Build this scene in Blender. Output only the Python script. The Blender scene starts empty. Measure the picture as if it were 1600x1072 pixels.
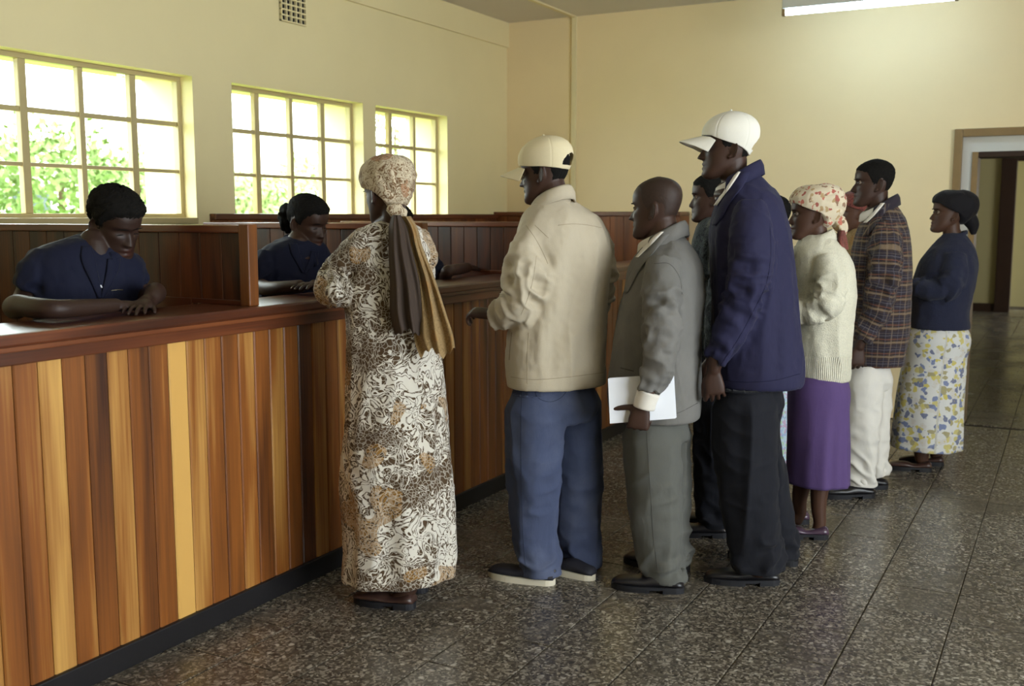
import bpy, bmesh, math, random
import numpy as np
from mathutils import Vector, Matrix

# ------------------------------------------------------------------ camera, sky, exposure
W_PX, H_PX, FPX, CAM_H = 1600.0, 1072.0, 1620.0, 1.5
_a = math.atan(199 / FPX)
_Z = np.array([0, math.cos(_a), -math.sin(_a)])
_Y = np.array([882.0, 199.0, FPX]); _Y /= np.linalg.norm(_Y); _Y -= _Y.dot(_Z) * _Z; _Y /= np.linalg.norm(_Y)
_X = np.array([_Y[2], 0, -_Y[0]]); _X -= _X.dot(_Z) * _Z; _X -= _X.dot(_Y) * _Y; _X /= np.linalg.norm(_X)
ROT = np.stack([_X, _Y, _Z])
CAM = np.array([0, 0, CAM_H])
C_FWD, C_RIGHT, C_UP = ROT @ [0, 0, 1], ROT @ [1, 0, 0], ROT @ [0, 1, 0]
R_H = C_RIGHT / np.linalg.norm(C_RIGHT)
F_H = np.array([C_FWD[0], C_FWD[1], 0]); F_H /= np.linalg.norm(F_H)

scene = bpy.context.scene
COL = scene.collection
cam_data = bpy.data.cameras.new('camera'); cam = bpy.data.objects.new('camera', cam_data); COL.objects.link(cam)
cam_data.sensor_width = 36; cam_data.lens = FPX / W_PX * 36; cam_data.clip_start = 0.05
cam.matrix_world = Matrix(((C_RIGHT[0], C_UP[0], -C_FWD[0], 0), (C_RIGHT[1], C_UP[1], -C_FWD[1], 0),
                           (C_RIGHT[2], C_UP[2], -C_FWD[2], CAM_H), (0, 0, 0, 1)))
scene.camera = cam
cam_data.dof.use_dof = True; cam_data.dof.focus_distance = 4.25; cam_data.dof.aperture_fstop = 3.2

world = bpy.data.worlds.new('daylight'); scene.world = world; world.use_nodes = True
_bg = world.node_tree.nodes['Background']
_bg.inputs['Color'].default_value = (0.87, 0.95, 1.0, 1); _bg.inputs['Strength'].default_value = 10.0

def portal(name, loc, rot, sx, sy):
    l = bpy.data.lights.new(name, 'AREA'); l.shape = 'RECTANGLE'; l.size = sx; l.size_y = sy
    l.cycles.is_portal = True
    o = bpy.data.objects.new(name, l); COL.objects.link(o); o.location = loc; o.rotation_euler = rot
PI = math.pi
WINS = [(3.035, 4.375, 4), (4.685, 5.965, 4), (6.115, 7.07, 3)]     # windows behind the counter: y0, y1, panes
SILL, HEAD = 1.485, 2.275
RWINS = [(0.0, 1.9), (2.15, 4.05)]                      # windows in the wall on the public side
XR, YB, YF, XW, ZC = 3.3, -3.0, 8.05, -4.40, 3.14
for (y0, y1, n) in WINS:
    portal('window_daylight', (XW - 0.47, (y0 + y1) / 2, (SILL + HEAD) / 2), (0, -PI / 2, 0), HEAD - SILL + .1, y1 - y0 + .1)
for (y0, y1) in RWINS:
    portal('hall_window_daylight', (XR + 0.32, (y0 + y1) / 2, 1.65), (0, PI / 2, 0), 2.5, y1 - y0)
portal('corridor_daylight', (2.62, 15.8, 1.4), (0, PI / 2, 0), 1.6, 1.6)

scene.view_settings.view_transform = 'Standard'
scene.view_settings.look = 'None'
scene.view_settings.gamma = 1.0
scene.view_settings.use_curve_mapping = False
scene.view_settings.exposure = 0.53
scene.cycles.max_bounces = 8
scene.cycles.diffuse_bounces = 5
scene.cycles.use_denoising = True

# ------------------------------------------------------------------ measuring helpers: a pixel of the photograph to a point of the room
def ray(x, y): return ROT @ np.array([x - 800.0, -(y - 536.0), FPX])
def ground(x, y, z=0.0):
    d = ray(x, y); return CAM + d * ((z - CAM_H) / d[2])
def at_depth(x, y, D):
    d = ray(x, y); return CAM + d * (D / d.dot(F_H))
def cdepth(p): return (np.asarray(p) - CAM).dot(C_FWD)

# ------------------------------------------------------------------ object helpers
def link(o, parent=None, label=None, cat=None, group=None, kind=None):
    COL.objects.link(o)
    if parent is not None: o.parent = parent
    if label: o['label'] = label
    if cat: o['category'] = cat
    if group: o['group'] = group
    if kind: o['kind'] = kind
    return o
def empty(name, loc=(0, 0, 0), rz=0.0, **k):
    o = bpy.data.objects.new(name, None); o.location = loc; o.rotation_euler = (0, 0, rz); o.empty_display_size = .1
    return link(o, **k)
def mesh_from(name, V, F, mat=None, smooth=False, attrs=None):
    me = bpy.data.meshes.new(name)
    V = np.asarray(V, dtype=np.float64)
    if isinstance(F, np.ndarray) and F.ndim == 2:
        n, k = F.shape
        me.vertices.add(len(V)); me.vertices.foreach_set('co', V.astype(np.float32).ravel())
        me.loops.add(n * k); me.loops.foreach_set('vertex_index', F.astype(np.int32).ravel())
        me.polygons.add(n); me.polygons.foreach_set('loop_start', np.arange(0, n * k, k, dtype=np.int32))
        me.update(calc_edges=True); me.validate()
    else:
        me.from_pydata([tuple(v) for v in V], [], [tuple(int(i) for i in f) for f in F]); me.update()
    if mat: me.materials.append(mat)
    if smooth: me.polygons.foreach_set('use_smooth', [True] * len(me.polygons))
    for k, a in (attrs or {}).items():
        a = np.asarray(a, dtype=np.float32)
        if a.ndim == 1:
            at = me.attributes.new(k, 'FLOAT', 'POINT'); at.data.foreach_set('value', a)
        else:
            at = me.attributes.new(k, 'FLOAT_VECTOR', 'POINT'); at.data.foreach_set('vector', a.ravel())
    return me
def obj(name, V, F, mat, parent=None, smooth=True, loc=None, attrs=None, **k):
    o = bpy.data.objects.new(name, mesh_from(name, V, F, mat, smooth, attrs))
    if loc is not None: o.location = tuple(loc)
    return link(o, parent=parent, **k)

class MB:
    """collects closed shapes into one mesh"""
    def __init__(s): s.V = []; s.F = []; s.n = 0
    def add(s, V, F):
        V = np.asarray(V, float)
        s.V.append(V); s.F += [tuple(int(i) + s.n for i in f) for f in F]; s.n += len(V); return s
    def box(s, a, b, bev=0.0):
        x0, y0, z0 = [min(p, q) for p, q in zip(a, b)]; x1, y1, z1 = [max(p, q) for p, q in zip(a, b)]
        if bev <= 0:
            V = [(x0, y0, z0), (x1, y0, z0), (x1, y1, z0), (x0, y1, z0), (x0, y0, z1), (x1, y0, z1), (x1, y1, z1), (x0, y1, z1)]
            F = [(0, 3, 2, 1), (4, 5, 6, 7), (0, 1, 5, 4), (1, 2, 6, 5), (2, 3, 7, 6), (3, 0, 4, 7)]
            return s.add(V, F)
        bm = bmesh.new(); bmesh.ops.create_cube(bm, size=1)
        for v in bm.verts:
            v.co = Vector(((x0 + x1) / 2 + v.co.x * (x1 - x0), (y0 + y1) / 2 + v.co.y * (y1 - y0), (z0 + z1) / 2 + v.co.z * (z1 - z0)))
        bmesh.ops.bevel(bm, geom=bm.edges[:], offset=bev, segments=2, profile=.6, affect='EDGES')
        bm.verts.index_update()
        s.add([v.co[:] for v in bm.verts], [[v.index for v in f.verts] for f in bm.faces]); bm.free(); return s
    def build(s, name, mat, parent=None, smooth=False, loc=None, **k):
        return obj(name, np.concatenate(s.V), s.F, mat, parent, smooth, loc, **k)
    @property
    def v(s): return np.concatenate(s.V)

def origin_of(o):
    p = np.zeros(3)
    while o is not None: p = p + np.array(o.location); o = o.parent
    return p
def box_obj(name, a, b, mat, parent=None, bev=0.0, **k):
    a, b = np.array(a, float), np.array(b, float); c = (a + b) / 2
    return MB().box(a - c, b - c, bev).build(name, mat, parent, loc=c - origin_of(parent), **k)

def crom(ts, vals, t):
    """smooth interpolation of rows of vals given at increasing ts"""
    ts = np.asarray(ts, float); vals = np.asarray(vals, float)
    if vals.ndim == 1: vals = vals[:, None]
    m = np.zeros_like(vals)
    d = (vals[1:] - vals[:-1]) / (ts[1:] - ts[:-1])[:, None]
    m[0], m[-1] = d[0], d[-1]
    if len(ts) > 2:
        h0 = (ts[1:-1] - ts[:-2])[:, None]; h1 = (ts[2:] - ts[1:-1])[:, None]
        m[1:-1] = (d[:-1] * h1 + d[1:] * h0) / (h0 + h1)
    t = np.clip(np.asarray(t, float), ts[0], ts[-1])
    i = np.clip(np.searchsorted(ts, t, 'right') - 1, 0, len(ts) - 2)
    h = (ts[i + 1] - ts[i]); u = ((t - ts[i]) / h)[:, None]; h = h[:, None]
    return (2*u**3 - 3*u**2 + 1) * vals[i] + (u**3 - 2*u**2 + u) * h * m[i] + (-2*u**3 + 3*u**2) * vals[i+1] + (u**3 - u**2) * h * m[i+1]

def unit(v):
    v = np.asarray(v, float); n = np.linalg.norm(v); return v / n if n > 1e-9 else v
def sstep(a, b, x):
    t = np.clip((np.asarray(x, float) - a) / (b - a), 0, 1); return t * t * (3 - 2 * t)

def loft(rings, cap0=True, cap1=True):
    n = len(rings[0]); V = np.concatenate(rings); F = []
    idx = np.arange(n); nx = (idx + 1) % n
    for k in range(len(rings) - 1):
        F += list(zip((k * n + idx).tolist(), (k * n + nx).tolist(), ((k + 1) * n + nx).tolist(), ((k + 1) * n + idx).tolist()))
    if cap0:
        V = np.vstack([V, np.mean(rings[0], 0)]); c = len(V) - 1; F += [(c, int(nx[i]), int(i)) for i in range(n)]
    if cap1:
        V = np.vstack([V, np.mean(rings[-1], 0)]); c = len(V) - 1; o = (len(rings) - 1) * n
        F += [(c, o + int(i), o + int(nx[i])) for i in range(n)]
    return V, F

def limb(pts, radii, n=20, step=0.012, flat=1.0, flat_dir=None, mod=None, cap_round=True):
    """tapered tube through pts (Catmull-Rom), closed; mod(s, ang) scales the radius"""
    pts = np.asarray(pts, float); radii = np.asarray(radii, float)
    seg = np.linalg.norm(np.diff(pts, axis=0), axis=1); ts = np.concatenate([[0], np.cumsum(seg)])
    m = max(3, int(ts[-1] / step) + 1); t = np.linspace(0, ts[-1], m)
    C = crom(ts, pts, t); r = crom(ts, radii, t)[:, 0]
    T = np.gradient(C, axis=0); T /= np.linalg.norm(T, axis=1)[:, None] + 1e-12
    up = np.array([0, 0, 1.0]) if abs(T[0][2]) < .9 else np.array([0, 1.0, 0])
    if flat_dir is not None: up = unit(flat_dir)
    ang = np.linspace(0, 2 * PI, n, endpoint=False); rings = []
    A = unit(up - T[0] * up.dot(T[0]))
    for i in range(m):
        A = unit(A - T[i] * A.dot(T[i])); B = np.cross(T[i], A)
        rr = r[i] * (mod(t[i], ang) if mod else 1.0)
        rings.append(C[i] + np.outer(np.cos(ang) * rr * flat, A) + np.outer(np.sin(ang) * rr, B))
    if cap_round:
        e = rings[0]; c = C[0]; rings = [c + (e - c) * .55 - T[0] * r[0] * .55, c + (e - c) * .86 - T[0] * r[0] * .3] + rings
        e = rings[-1]; c = C[-1]; rings = rings + [c + (e - c) * .86 + T[-1] * r[-1] * .3, c + (e - c) * .55 + T[-1] * r[-1] * .55]
    return loft(rings)

# value noise on arrays of points
_rng = np.random.RandomState(7); _perm = _rng.permutation(256); _perm = np.concatenate([_perm] * 3); _val = _rng.uniform(-1, 1, 256)
def vnoise(P):
    P = np.asarray(P, float); I = np.floor(P).astype(int); f = P - I; f = f * f * f * (f * (f * 6 - 15) + 10); I &= 255
    def g(a, b, c): return _val[_perm[_perm[_perm[(I[:, 0] + a) & 255] + ((I[:, 1] + b) & 255)] + ((I[:, 2] + c) & 255)]]
    x0 = g(0,0,0) * (1 - f[:, 0]) + g(1,0,0) * f[:, 0]; x1 = g(0,1,0) * (1 - f[:, 0]) + g(1,1,0) * f[:, 0]
    x2 = g(0,0,1) * (1 - f[:, 0]) + g(1,0,1) * f[:, 0]; x3 = g(0,1,1) * (1 - f[:, 0]) + g(1,1,1) * f[:, 0]
    y0 = x0 * (1 - f[:, 1]) + x1 * f[:, 1]; y1 = x2 * (1 - f[:, 1]) + x3 * f[:, 1]
    return y0 * (1 - f[:, 2]) + y1 * f[:, 2]

def remesh(V, F, voxel):
    me = mesh_from('tmp', V, F); o = bpy.data.objects.new('tmp', me); COL.objects.link(o)
    m = o.modifiers.new('r', 'REMESH'); m.mode = 'VOXEL'; m.voxel_size = voxel; m.adaptivity = 0.0
    dg = bpy.context.evaluated_depsgraph_get(); ev = o.evaluated_get(dg); em = ev.to_mesh()
    nv = len(em.vertices); v = np.empty(nv * 3, np.float32); em.vertices.foreach_get('co', v); v = v.reshape(-1, 3).astype(float)
    nl = len(em.loops); li = np.empty(nl, np.int32); em.loops.foreach_get('vertex_index', li); f = li.reshape(-1, 4)
    ev.to_mesh_clear(); bpy.data.objects.remove(o); bpy.data.meshes.remove(me)
    return v, f
def smooth_mesh(V, F, it=2, lam=.5):
    e = np.concatenate([F[:, [0, 1]], F[:, [1, 2]], F[:, [2, 3]], F[:, [3, 0]]]); n = len(V)
    cnt = np.bincount(e[:, 0], minlength=n) + 1e-9
    for _ in range(it):
        A = np.stack([np.bincount(e[:, 0], weights=V[e[:, 1], k], minlength=n) for k in range(3)], 1) / cnt[:, None]
        V = V + lam * (A - V)
    return V
def vnormals(V, F):
    n = np.cross(V[F[:, 2]] - V[F[:, 0]], V[F[:, 3]] - V[F[:, 1]]); N = np.zeros_like(V)
    for k in range(4):
        for c in range(3): N[:, c] += np.bincount(F[:, k], weights=n[:, c], minlength=len(V))
    return N / (np.linalg.norm(N, axis=1)[:, None] + 1e-12)

# ------------------------------------------------------------------ materials
def new_mat(name):
    m = bpy.data.materials.new(name); m.use_nodes = True; nt = m.node_tree
    return m, nt, nt.nodes['Principled BSDF']
def N(nt, typ, ins=None, **props):
    n = nt.nodes.new(typ)
    for k, v in props.items(): setattr(n, k, v)
    for k, v in (ins or {}).items():
        if isinstance(v, bpy.types.NodeSocket): nt.links.new(v, n.inputs[k])
        else: n.inputs[k].default_value = v
    return n
def c4(c): return (*c, 1) if len(c) == 3 else c
def srgb(r, g, b):
    f = lambda u: (u / 255 / 12.92) if u / 255 <= .04045 else ((u / 255 + .055) / 1.055) ** 2.4
    return (f(r), f(g), f(b))
def ramp(nt, fac, stops, interp='LINEAR'):
    n = nt.nodes.new('ShaderNodeValToRGB'); nt.links.new(fac, n.inputs[0]); cr = n.color_ramp; cr.interpolation = interp
    while len(cr.elements) < len(stops): cr.elements.new(.5)
    for e, (p, c) in zip(cr.elements, stops): e.position = p; e.color = c4(c)
    return n.outputs['Color']
def mix(nt, fac, a, b, blend='MIX'):
    n = nt.nodes.new('ShaderNodeMix'); n.data_type = 'RGBA'; n.blend_type = blend
    for s, v in (('Factor', fac), ('A', a), ('B', b)):
        i = [q for q in n.inputs if q.name == s and (q.type == 'RGBA' or s == 'Factor' and q.type == 'VALUE')][0]
        if isinstance(v, bpy.types.NodeSocket): nt.links.new(v, i)
        else: i.default_value = c4(v) if s != 'Factor' else v
    return [q for q in n.outputs if q.type == 'RGBA'][0]
def math_n(nt, op, a, b=0.0, c=0.0):
    n = nt.nodes.new('ShaderNodeMath'); n.operation = op
    for i, v in enumerate((a, b, c)):
        if isinstance(v, bpy.types.NodeSocket): nt.links.new(v, n.inputs[i])
        else: n.inputs[i].default_value = v
    return n.outputs[0]
def coords(nt, kind='Object', scale=(1, 1, 1)):
    t = nt.nodes.new('ShaderNodeTexCoord')
    return N(nt, 'ShaderNodeMapping', {'Vector': t.outputs[kind], 'Scale': scale}).outputs[0]
def bump(nt, b, height, strength=.3, dist=.01):
    n = N(nt, 'ShaderNodeBump', {'Height': height, 'Strength': strength, 'Distance': dist}); nt.links.new(n.outputs[0], b.inputs['Normal'])

def plain(name, col, rough=.6, spec=.3, var=.12, scale=4.0, bmp=.15, bscale=60, metal=0.0):
    m, nt, b = new_mat(name); v = coords(nt)
    n = N(nt, 'ShaderNodeTexNoise', {'Vector': v, 'Scale': scale, 'Detail': 5.0})
    b.inputs['Metallic'].default_value = metal
    nt.links.new(mix(nt, n.outputs[0], [x * (1 - var) for x in col], [min(1, x * (1 + var)) for x in col]), b.inputs['Base Color'])
    b.inputs['Roughness'].default_value = rough; b.inputs['Specular IOR Level'].default_value = spec
    if bmp:
        f = N(nt, 'ShaderNodeTexNoise', {'Vector': v, 'Scale': bscale, 'Detail': 3.0}); bump(nt, b, f.outputs[0], bmp, .004)
    return m
def fabric(name, col, rough=.85, var=.18, weave=420, wr=.5, worn=None, worn_amt=.35, sheen=.04):
    """woven cloth: weave relief, soft creases and slight wear"""
    m, nt, b = new_mat(name); v = coords(nt)
    n1 = N(nt, 'ShaderNodeTexNoise', {'Vector': v, 'Scale': 3.2, 'Detail': 6.0, 'Roughness': .6})
    n2 = N(nt, 'ShaderNodeTexNoise', {'Vector': v, 'Scale': weave, 'Detail': 1.0})
    n3 = N(nt, 'ShaderNodeTexNoise', {'Vector': coords(nt, 'Object', (1, 1, .45)), 'Scale': 16.0, 'Detail': 4.0, 'Distortion': .8})
    base = mix(nt, n1.outputs[0], [x * (1 - var) for x in col], [min(1, x * (1 + var)) for x in col])
    if worn is not None:
        w = ramp(nt, n1.outputs[0], [(.45, (0, 0, 0)), (.72, (worn_amt,) * 3)]); base = mix(nt, w, base, worn)
    base = mix(nt, math_n(nt, 'MULTIPLY', n2.outputs[0], .35), base, [x * .6 for x in col])
    nt.links.new(base, b.inputs['Base Color']); b.inputs['Roughness'].default_value = rough
    b.inputs['Specular IOR Level'].default_value = .2
    b.inputs['Sheen Weight'].default_value = sheen; b.inputs['Sheen Roughness'].default_value = .5
    h = math_n(nt, 'ADD', math_n(nt, 'MULTIPLY', n3.outputs[0], 1.0), math_n(nt, 'MULTIPLY', n2.outputs[0], .06))
    bump(nt, b, h, wr, .012)
    return m
def skin_mat(name, col):
    m, nt, b = new_mat(name); v = coords(nt)
    n = N(nt, 'ShaderNodeTexNoise', {'Vector': v, 'Scale': 14.0, 'Detail': 4.0})
    base = mix(nt, n.outputs[0], [x * .8 for x in col], [x * 1.2 for x in col])
    a = N(nt, 'ShaderNodeAttribute', attribute_name='lips')
    base = mix(nt, a.outputs['Fac'], base, (col[0] * 1.35 + .006, col[1] * 1.05, col[2] * 1.1))
    nt.links.new(base, b.inputs['Base Color']); b.inputs['Roughness'].default_value = .5; b.inputs['Specular IOR Level'].default_value = .32
    f = N(nt, 'ShaderNodeTexNoise', {'Vector': v, 'Scale': 220.0, 'Detail': 2.0}); bump(nt, b, f.outputs[0], .12, .002)
    return m
def wood_mat(name, dark, mid, light, rough=.35, tone_default=None, grain_axis=2, coat=.25, spread=1.0):
    """boards: each object carries 'tone' (0 dark..1 light) and 'seed'"""
    m, nt, b = new_mat(name)
    tc = nt.nodes.new('ShaderNodeTexCoord'); sd = N(nt, 'ShaderNodeAttribute', attribute_name='seed', attribute_type='OBJECT')
    tn = N(nt, 'ShaderNodeAttribute', attribute_name='tone', attribute_type='OBJECT')
    off = N(nt, 'ShaderNodeCombineXYZ', {'X': sd.outputs['Fac'], 'Y': math_n(nt, 'MULTIPLY', sd.outputs['Fac'], 1.7), 'Z': math_n(nt, 'MULTIPLY', sd.outputs['Fac'], 2.3)})
    vec = N(nt, 'ShaderNodeVectorMath', {0: tc.outputs['Object'], 1: off.outputs[0]}, operation='ADD').outputs[0]
    sc = [16.0, 16.0, 16.0]; sc[grain_axis] = 1.3
    mp = N(nt, 'ShaderNodeMapping', {'Vector': vec, 'Scale': sc}).outputs[0]
    heart = N(nt, 'ShaderNodeTexNoise', {'Vector': mp, 'Scale': .62, 'Detail': 2.0, 'Distortion': .6})
    sc2 = [120.0, 120.0, 120.0]; sc2[grain_axis] = 3.0
    fine = N(nt, 'ShaderNodeTexNoise', {'Vector': N(nt, 'ShaderNodeMapping', {'Vector': vec, 'Scale': sc2}).outputs[0], 'Scale': 1.0, 'Detail': 4.0})
    t = math_n(nt, 'ADD', tn.outputs['Fac'], math_n(nt, 'MULTIPLY', math_n(nt, 'SUBTRACT', heart.outputs[0], .5), 0.85 * spread))
    t = math_n(nt, 'ADD', t, math_n(nt, 'MULTIPLY', math_n(nt, 'SUBTRACT', fine.outputs[0], .5), .30))
    c = ramp(nt, t, [(.12, dark), (.48, mid), (.88, light)])
    nt.links.new(c, b.inputs['Base Color']); b.inputs['Roughness'].default_value = rough
    b.inputs['Coat Weight'].default_value = coat; b.inputs['Coat Roughness'].default_value = .26
    bump(nt, b, fine.outputs[0], .12, .002)
    return m

M = {}
def plaster(name, col, stain=.10):
    m, nt, b = new_mat(name); v = coords(nt, 'Object')
    n = N(nt, 'ShaderNodeTexNoise', {'Vector': v, 'Scale': 1.3, 'Detail': 6.0, 'Roughness': .55})
    n2 = N(nt, 'ShaderNodeTexNoise', {'Vector': v, 'Scale': 38.0, 'Detail': 4.0})
    nt.links.new(mix(nt, n.outputs[0], [x * (1 - stain) for x in col], [min(1, x * (1 + stain * .6)) for x in col]), b.inputs['Base Color'])
    b.inputs['Roughness'].default_value = .55; b.inputs['Specular IOR Level'].default_value = .3
    bump(nt, b, n2.outputs[0], .10, .004); return m
M['wall'] = plaster('cream_gloss_paint', srgb(232, 218, 170))
M['wall_far'] = plaster('cream_paint_end_wall', srgb(238, 217, 172))
M['ceiling'] = plaster('ceiling_board', srgb(216, 208, 196))
M['strip'] = plain('cream_strip', srgb(226, 212, 168), .5, .3, .05, 3, 0)
M['corridor'] = plaster('olive_corridor_paint', srgb(168, 156, 112))
M['white_paint'] = plain('white_paint', srgb(205, 203, 196), .5, .3, .05, 3, .05)
M['window_paint'] = plain('cream_window_paint', srgb(184, 168, 124), .4, .4, .1, 8, .06)
M['wood_front'] = wood_mat('counter_boards', srgb(60, 30, 14), srgb(138, 80, 30), srgb(212, 164, 88), .4, coat=.12)
M['wood_dark'] = wood_mat('varnished_dark_wood', srgb(40, 17, 8), srgb(98, 50, 20), srgb(150, 86, 38), .38, coat=.1)
M['wood_rail'] = wood_mat('varnished_rail_wood', srgb(40, 17, 9), srgb(92, 45, 22), srgb(140, 80, 42), .34, grain_axis=1, coat=.3)
M['wood_cross'] = wood_mat('varnished_cap_wood', srgb(40, 17, 9), srgb(92, 45, 22), srgb(140, 80, 42), .3, grain_axis=0, coat=.4)
M['frame_wood'] = plain('door_frame_wood', srgb(138, 112, 74), .5, .35, .2, 10, .1)
M['dark_frame'] = plain('dark_door_frame', srgb(50, 32, 20), .5, .35, .2, 10, .1)
M['kick'] = plain('black_kick_paint_vent_shade', srgb(24, 22, 24), .5, .35, .3, 12, .12)
M['grout'] = plain('floor_grout', srgb(60, 52, 40), .7, .2, .2, 20, .1)
def terrazzo():
    m, nt, b = new_mat('terrazzo'); g = nt.nodes.new('ShaderNodeNewGeometry')
    nz = N(nt, 'ShaderNodeTexNoise', {'Vector': g.outputs['Position'], 'Scale': 30.0, 'Detail': 3.0})
    v = N(nt, 'ShaderNodeVectorMath', {0: g.outputs['Position'], 1: N(nt, 'ShaderNodeVectorMath', {0: nz.outputs['Color'], 'Scale': .035}, operation='SCALE').outputs[0]}, operation='ADD').outputs[0]
    vo = N(nt, 'ShaderNodeTexVoronoi', {'Vector': v, 'Scale': 46.0, 'Randomness': 1.0})
    vo2 = N(nt, 'ShaderNodeTexVoronoi', {'Vector': v, 'Scale': 120.0, 'Randomness': 1.0})
    big = N(nt, 'ShaderNodeTexNoise', {'Vector': g.outputs['Position'], 'Scale': 1.6, 'Detail': 5.0})
    sep = N(nt, 'ShaderNodeSeparateColor', {0: vo.outputs['Color']}); sep2 = N(nt, 'ShaderNodeSeparateColor', {0: vo2.outputs['Color']})
    chip = ramp(nt, sep.outputs[0], [(.0, srgb(72, 66, 58)), (.42, srgb(104, 97, 86)), (.70, srgb(134, 126, 113)), (.88, srgb(178, 170, 156)), (1, srgb(216, 210, 198))])
    chip2 = ramp(nt, sep2.outputs[1], [(.0, srgb(62, 57, 50)), (.6, srgb(102, 95, 84)), (.95, srgb(182, 174, 160))])
    edge = ramp(nt, vo.outputs['Distance'], [(.28, (1, 1, 1)), (.5, (0, 0, 0))])
    c = mix(nt, edge, chip2, chip)
    c = mix(nt, ramp(nt, big.outputs[0], [(.35, (0, 0, 0)), (.7, (.45, .45, .45))]), c, srgb(150, 130, 106), 'MULTIPLY')
    c = mix(nt, .30, c, srgb(66, 60, 52))
    nt.links.new(c, b.inputs['Base Color'])
    nt.links.new(ramp(nt, big.outputs[0], [(.3, (.17,) * 3), (.7, (.33,) * 3)]), b.inputs['Roughness'])
    b.inputs['Specular IOR Level'].default_value = .5
    bump(nt, b, vo2.outputs['Distance'], .06, .002); return m
M['terrazzo'] = terrazzo()
def glass():
    m, nt, b = new_mat('window_glass'); out = nt.nodes['Material Output']
    t = N(nt, 'ShaderNodeBsdfTransparent', {'Color': (.95, .97, .94, 1)}); gl = N(nt, 'ShaderNodeBsdfGlossy', {'Roughness': .03})
    mx = N(nt, 'ShaderNodeMixShader', {0: .06, 1: t.outputs[0], 2: gl.outputs[0]}); nt.links.new(mx.outputs[0], out.inputs[0]); return m
M['glass'] = glass()
def emitter(name, col, s):
    m, nt, b = new_mat(name); b.inputs['Emission Color'].default_value = c4(col); b.inputs['Emission Strength'].default_value = s
    b.inputs['Base Color'].default_value = (.8, .8, .8, 1); return m
M['tube'] = emitter('fluorescent_tube', (.60, .85, 1.10), 27.0)
# ------------------------------------------------------------------ room shell
def struct(name, a, b, mat, parent=None, bev=0.0): return box_obj(name, a, b, mat, parent, bev, kind='structure')
def wall_with_holes(name, axis, p0, p1, lo, hi, z0, z1, holes, mat):
    """wall slab between p0 and p1 on `axis`, spanning lo..hi, with rectangular holes (a0, a1, z0, z1)"""
    mb = MB(); cuts = sorted(holes); a = lo
    def bx(a0, a1, b0, b1):
        if a1 - a0 < 1e-4 or b1 - b0 < 1e-4: return
        if axis == 0: mb.box((p0, a0, b0), (p1, a1, b1))
        else: mb.box((a0, p0, b0), (a1, p1, b1))
    for (h0, h1, hz0, hz1) in cuts:
        bx(a, h0, z0, z1); bx(h0, h1, z0, hz0); bx(h0, h1, hz1, z1); a = h1
    bx(a, hi, z0, z1)
    return mb.build(name, mat, kind='structure')

wall_left = wall_with_holes('wall_left', 0, XW - .40, XW, YB, YF + .3, 0, ZC, [(y0, y1, SILL, HEAD) for (y0, y1, n) in WINS], M['wall'])
DX0, DX1, DZ = -0.785, 0.55, 2.10
wall_far = wall_with_holes('wall_far', 1, YF, YF + .25, XW, XR + .3, 0, ZC, [(DX0, DX1, 0, DZ)], M['wall_far'])
wall_right = wall_with_holes('wall_right', 0, XR, XR + .3, YB, YF, 0, ZC, [(y0, y1, .4, 2.9) for (y0, y1) in RWINS], M['wall'])
wall_back = wall_with_holes('wall_back', 1, YB - .3, YB, XW - .4, XR + .3, 0, ZC, [], M['wall'])
ceiling = struct('ceiling', (XW - .4, YB - .3, ZC), (XR + .3, YF + .3, ZC + .12), M['ceiling'])
# shallow plaster band under the ceiling on the window wall and the cover strips of ceiling and end wall
struct('trim_1', (XW - .02, YB, 2.935), (XW + .022, YF, ZC), M['wall'])
struct('trim_2', (-3.77, YB, ZC - .012), (-3.735, YF, ZC + .02), M['strip'])
struct('trim_3', (-3.775, YF - .022, 1.5), (-3.735, YF + .02, ZC - .012), M['strip'])

# floor: terrazzo tiles, one foot square, on a dark bed
T = 0.305
floor = struct('floor', (XW - .1, YB - .2, -.12), (XR + .2, 18.6, -.004), M['grout'])
def tile_data():
    mb = MB(); h = T / 2 - .0026
    V = [(-h, -h, -.012), (h, -h, -.012), (h, h, -.012), (-h, h, -.012), (-h, -h, -.0012), (h, -h, -.0012), (h, h, -.0012), (-h, h, -.0012)]
    k = h - .003; V += [(-k, -k, 0), (k, -k, 0), (k, k, 0), (-k, k, 0)]
    F = [(0, 1, 5, 4), (1, 2, 6, 5), (2, 3, 7, 6), (3, 0, 4, 7), (4, 5, 9, 8), (5, 6, 10, 9), (6, 7, 11, 10), (7, 4, 8, 11), (8, 9, 10, 11)]
    return np.array(V), F
tV, tF = tile_data(); tile_me = mesh_from('tile', tV, tF, M['terrazzo'])
cells = []
for i in range(-15, 14):
    for j in range(-24, 28):
        cx, cy = -.628 + (i + .5) * T, 4.04 + (j + .5) * T
        if cx < XW + .1 or cx > XR or cy < YB + .1 or cy > YF - .05: continue
        d = np.array([cx, cy, 0]) - CAM; dep = d.dot(C_FWD); vis = False
        if dep > .8:
            px, py = 800 + FPX * d.dot(C_RIGHT) / dep, 536 - FPX * d.dot(C_UP) / dep
            vis = -120 < px < 1720 and py < 1200 and cx > -2.8
        cells.append((0 if vis else 1, dep if vis else 99, cx, cy))
cells.sort(); rest = MB(); rnd = random.Random(3); nt_ = 0
for k, (nv, dep, cx, cy) in enumerate(cells):
    if nv == 0 and nt_ < 300:
        o = bpy.data.objects.new('tile', tile_me); o.location = np.array((cx, cy, 0)) - origin_of(floor)
        o.rotation_euler = (rnd.uniform(-.0012, .0012), rnd.uniform(-.0012, .0012), 0); link(o, parent=floor); nt_ += 1
    else: rest.add(tV + np.array([cx, cy, 0]), tF)
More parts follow.
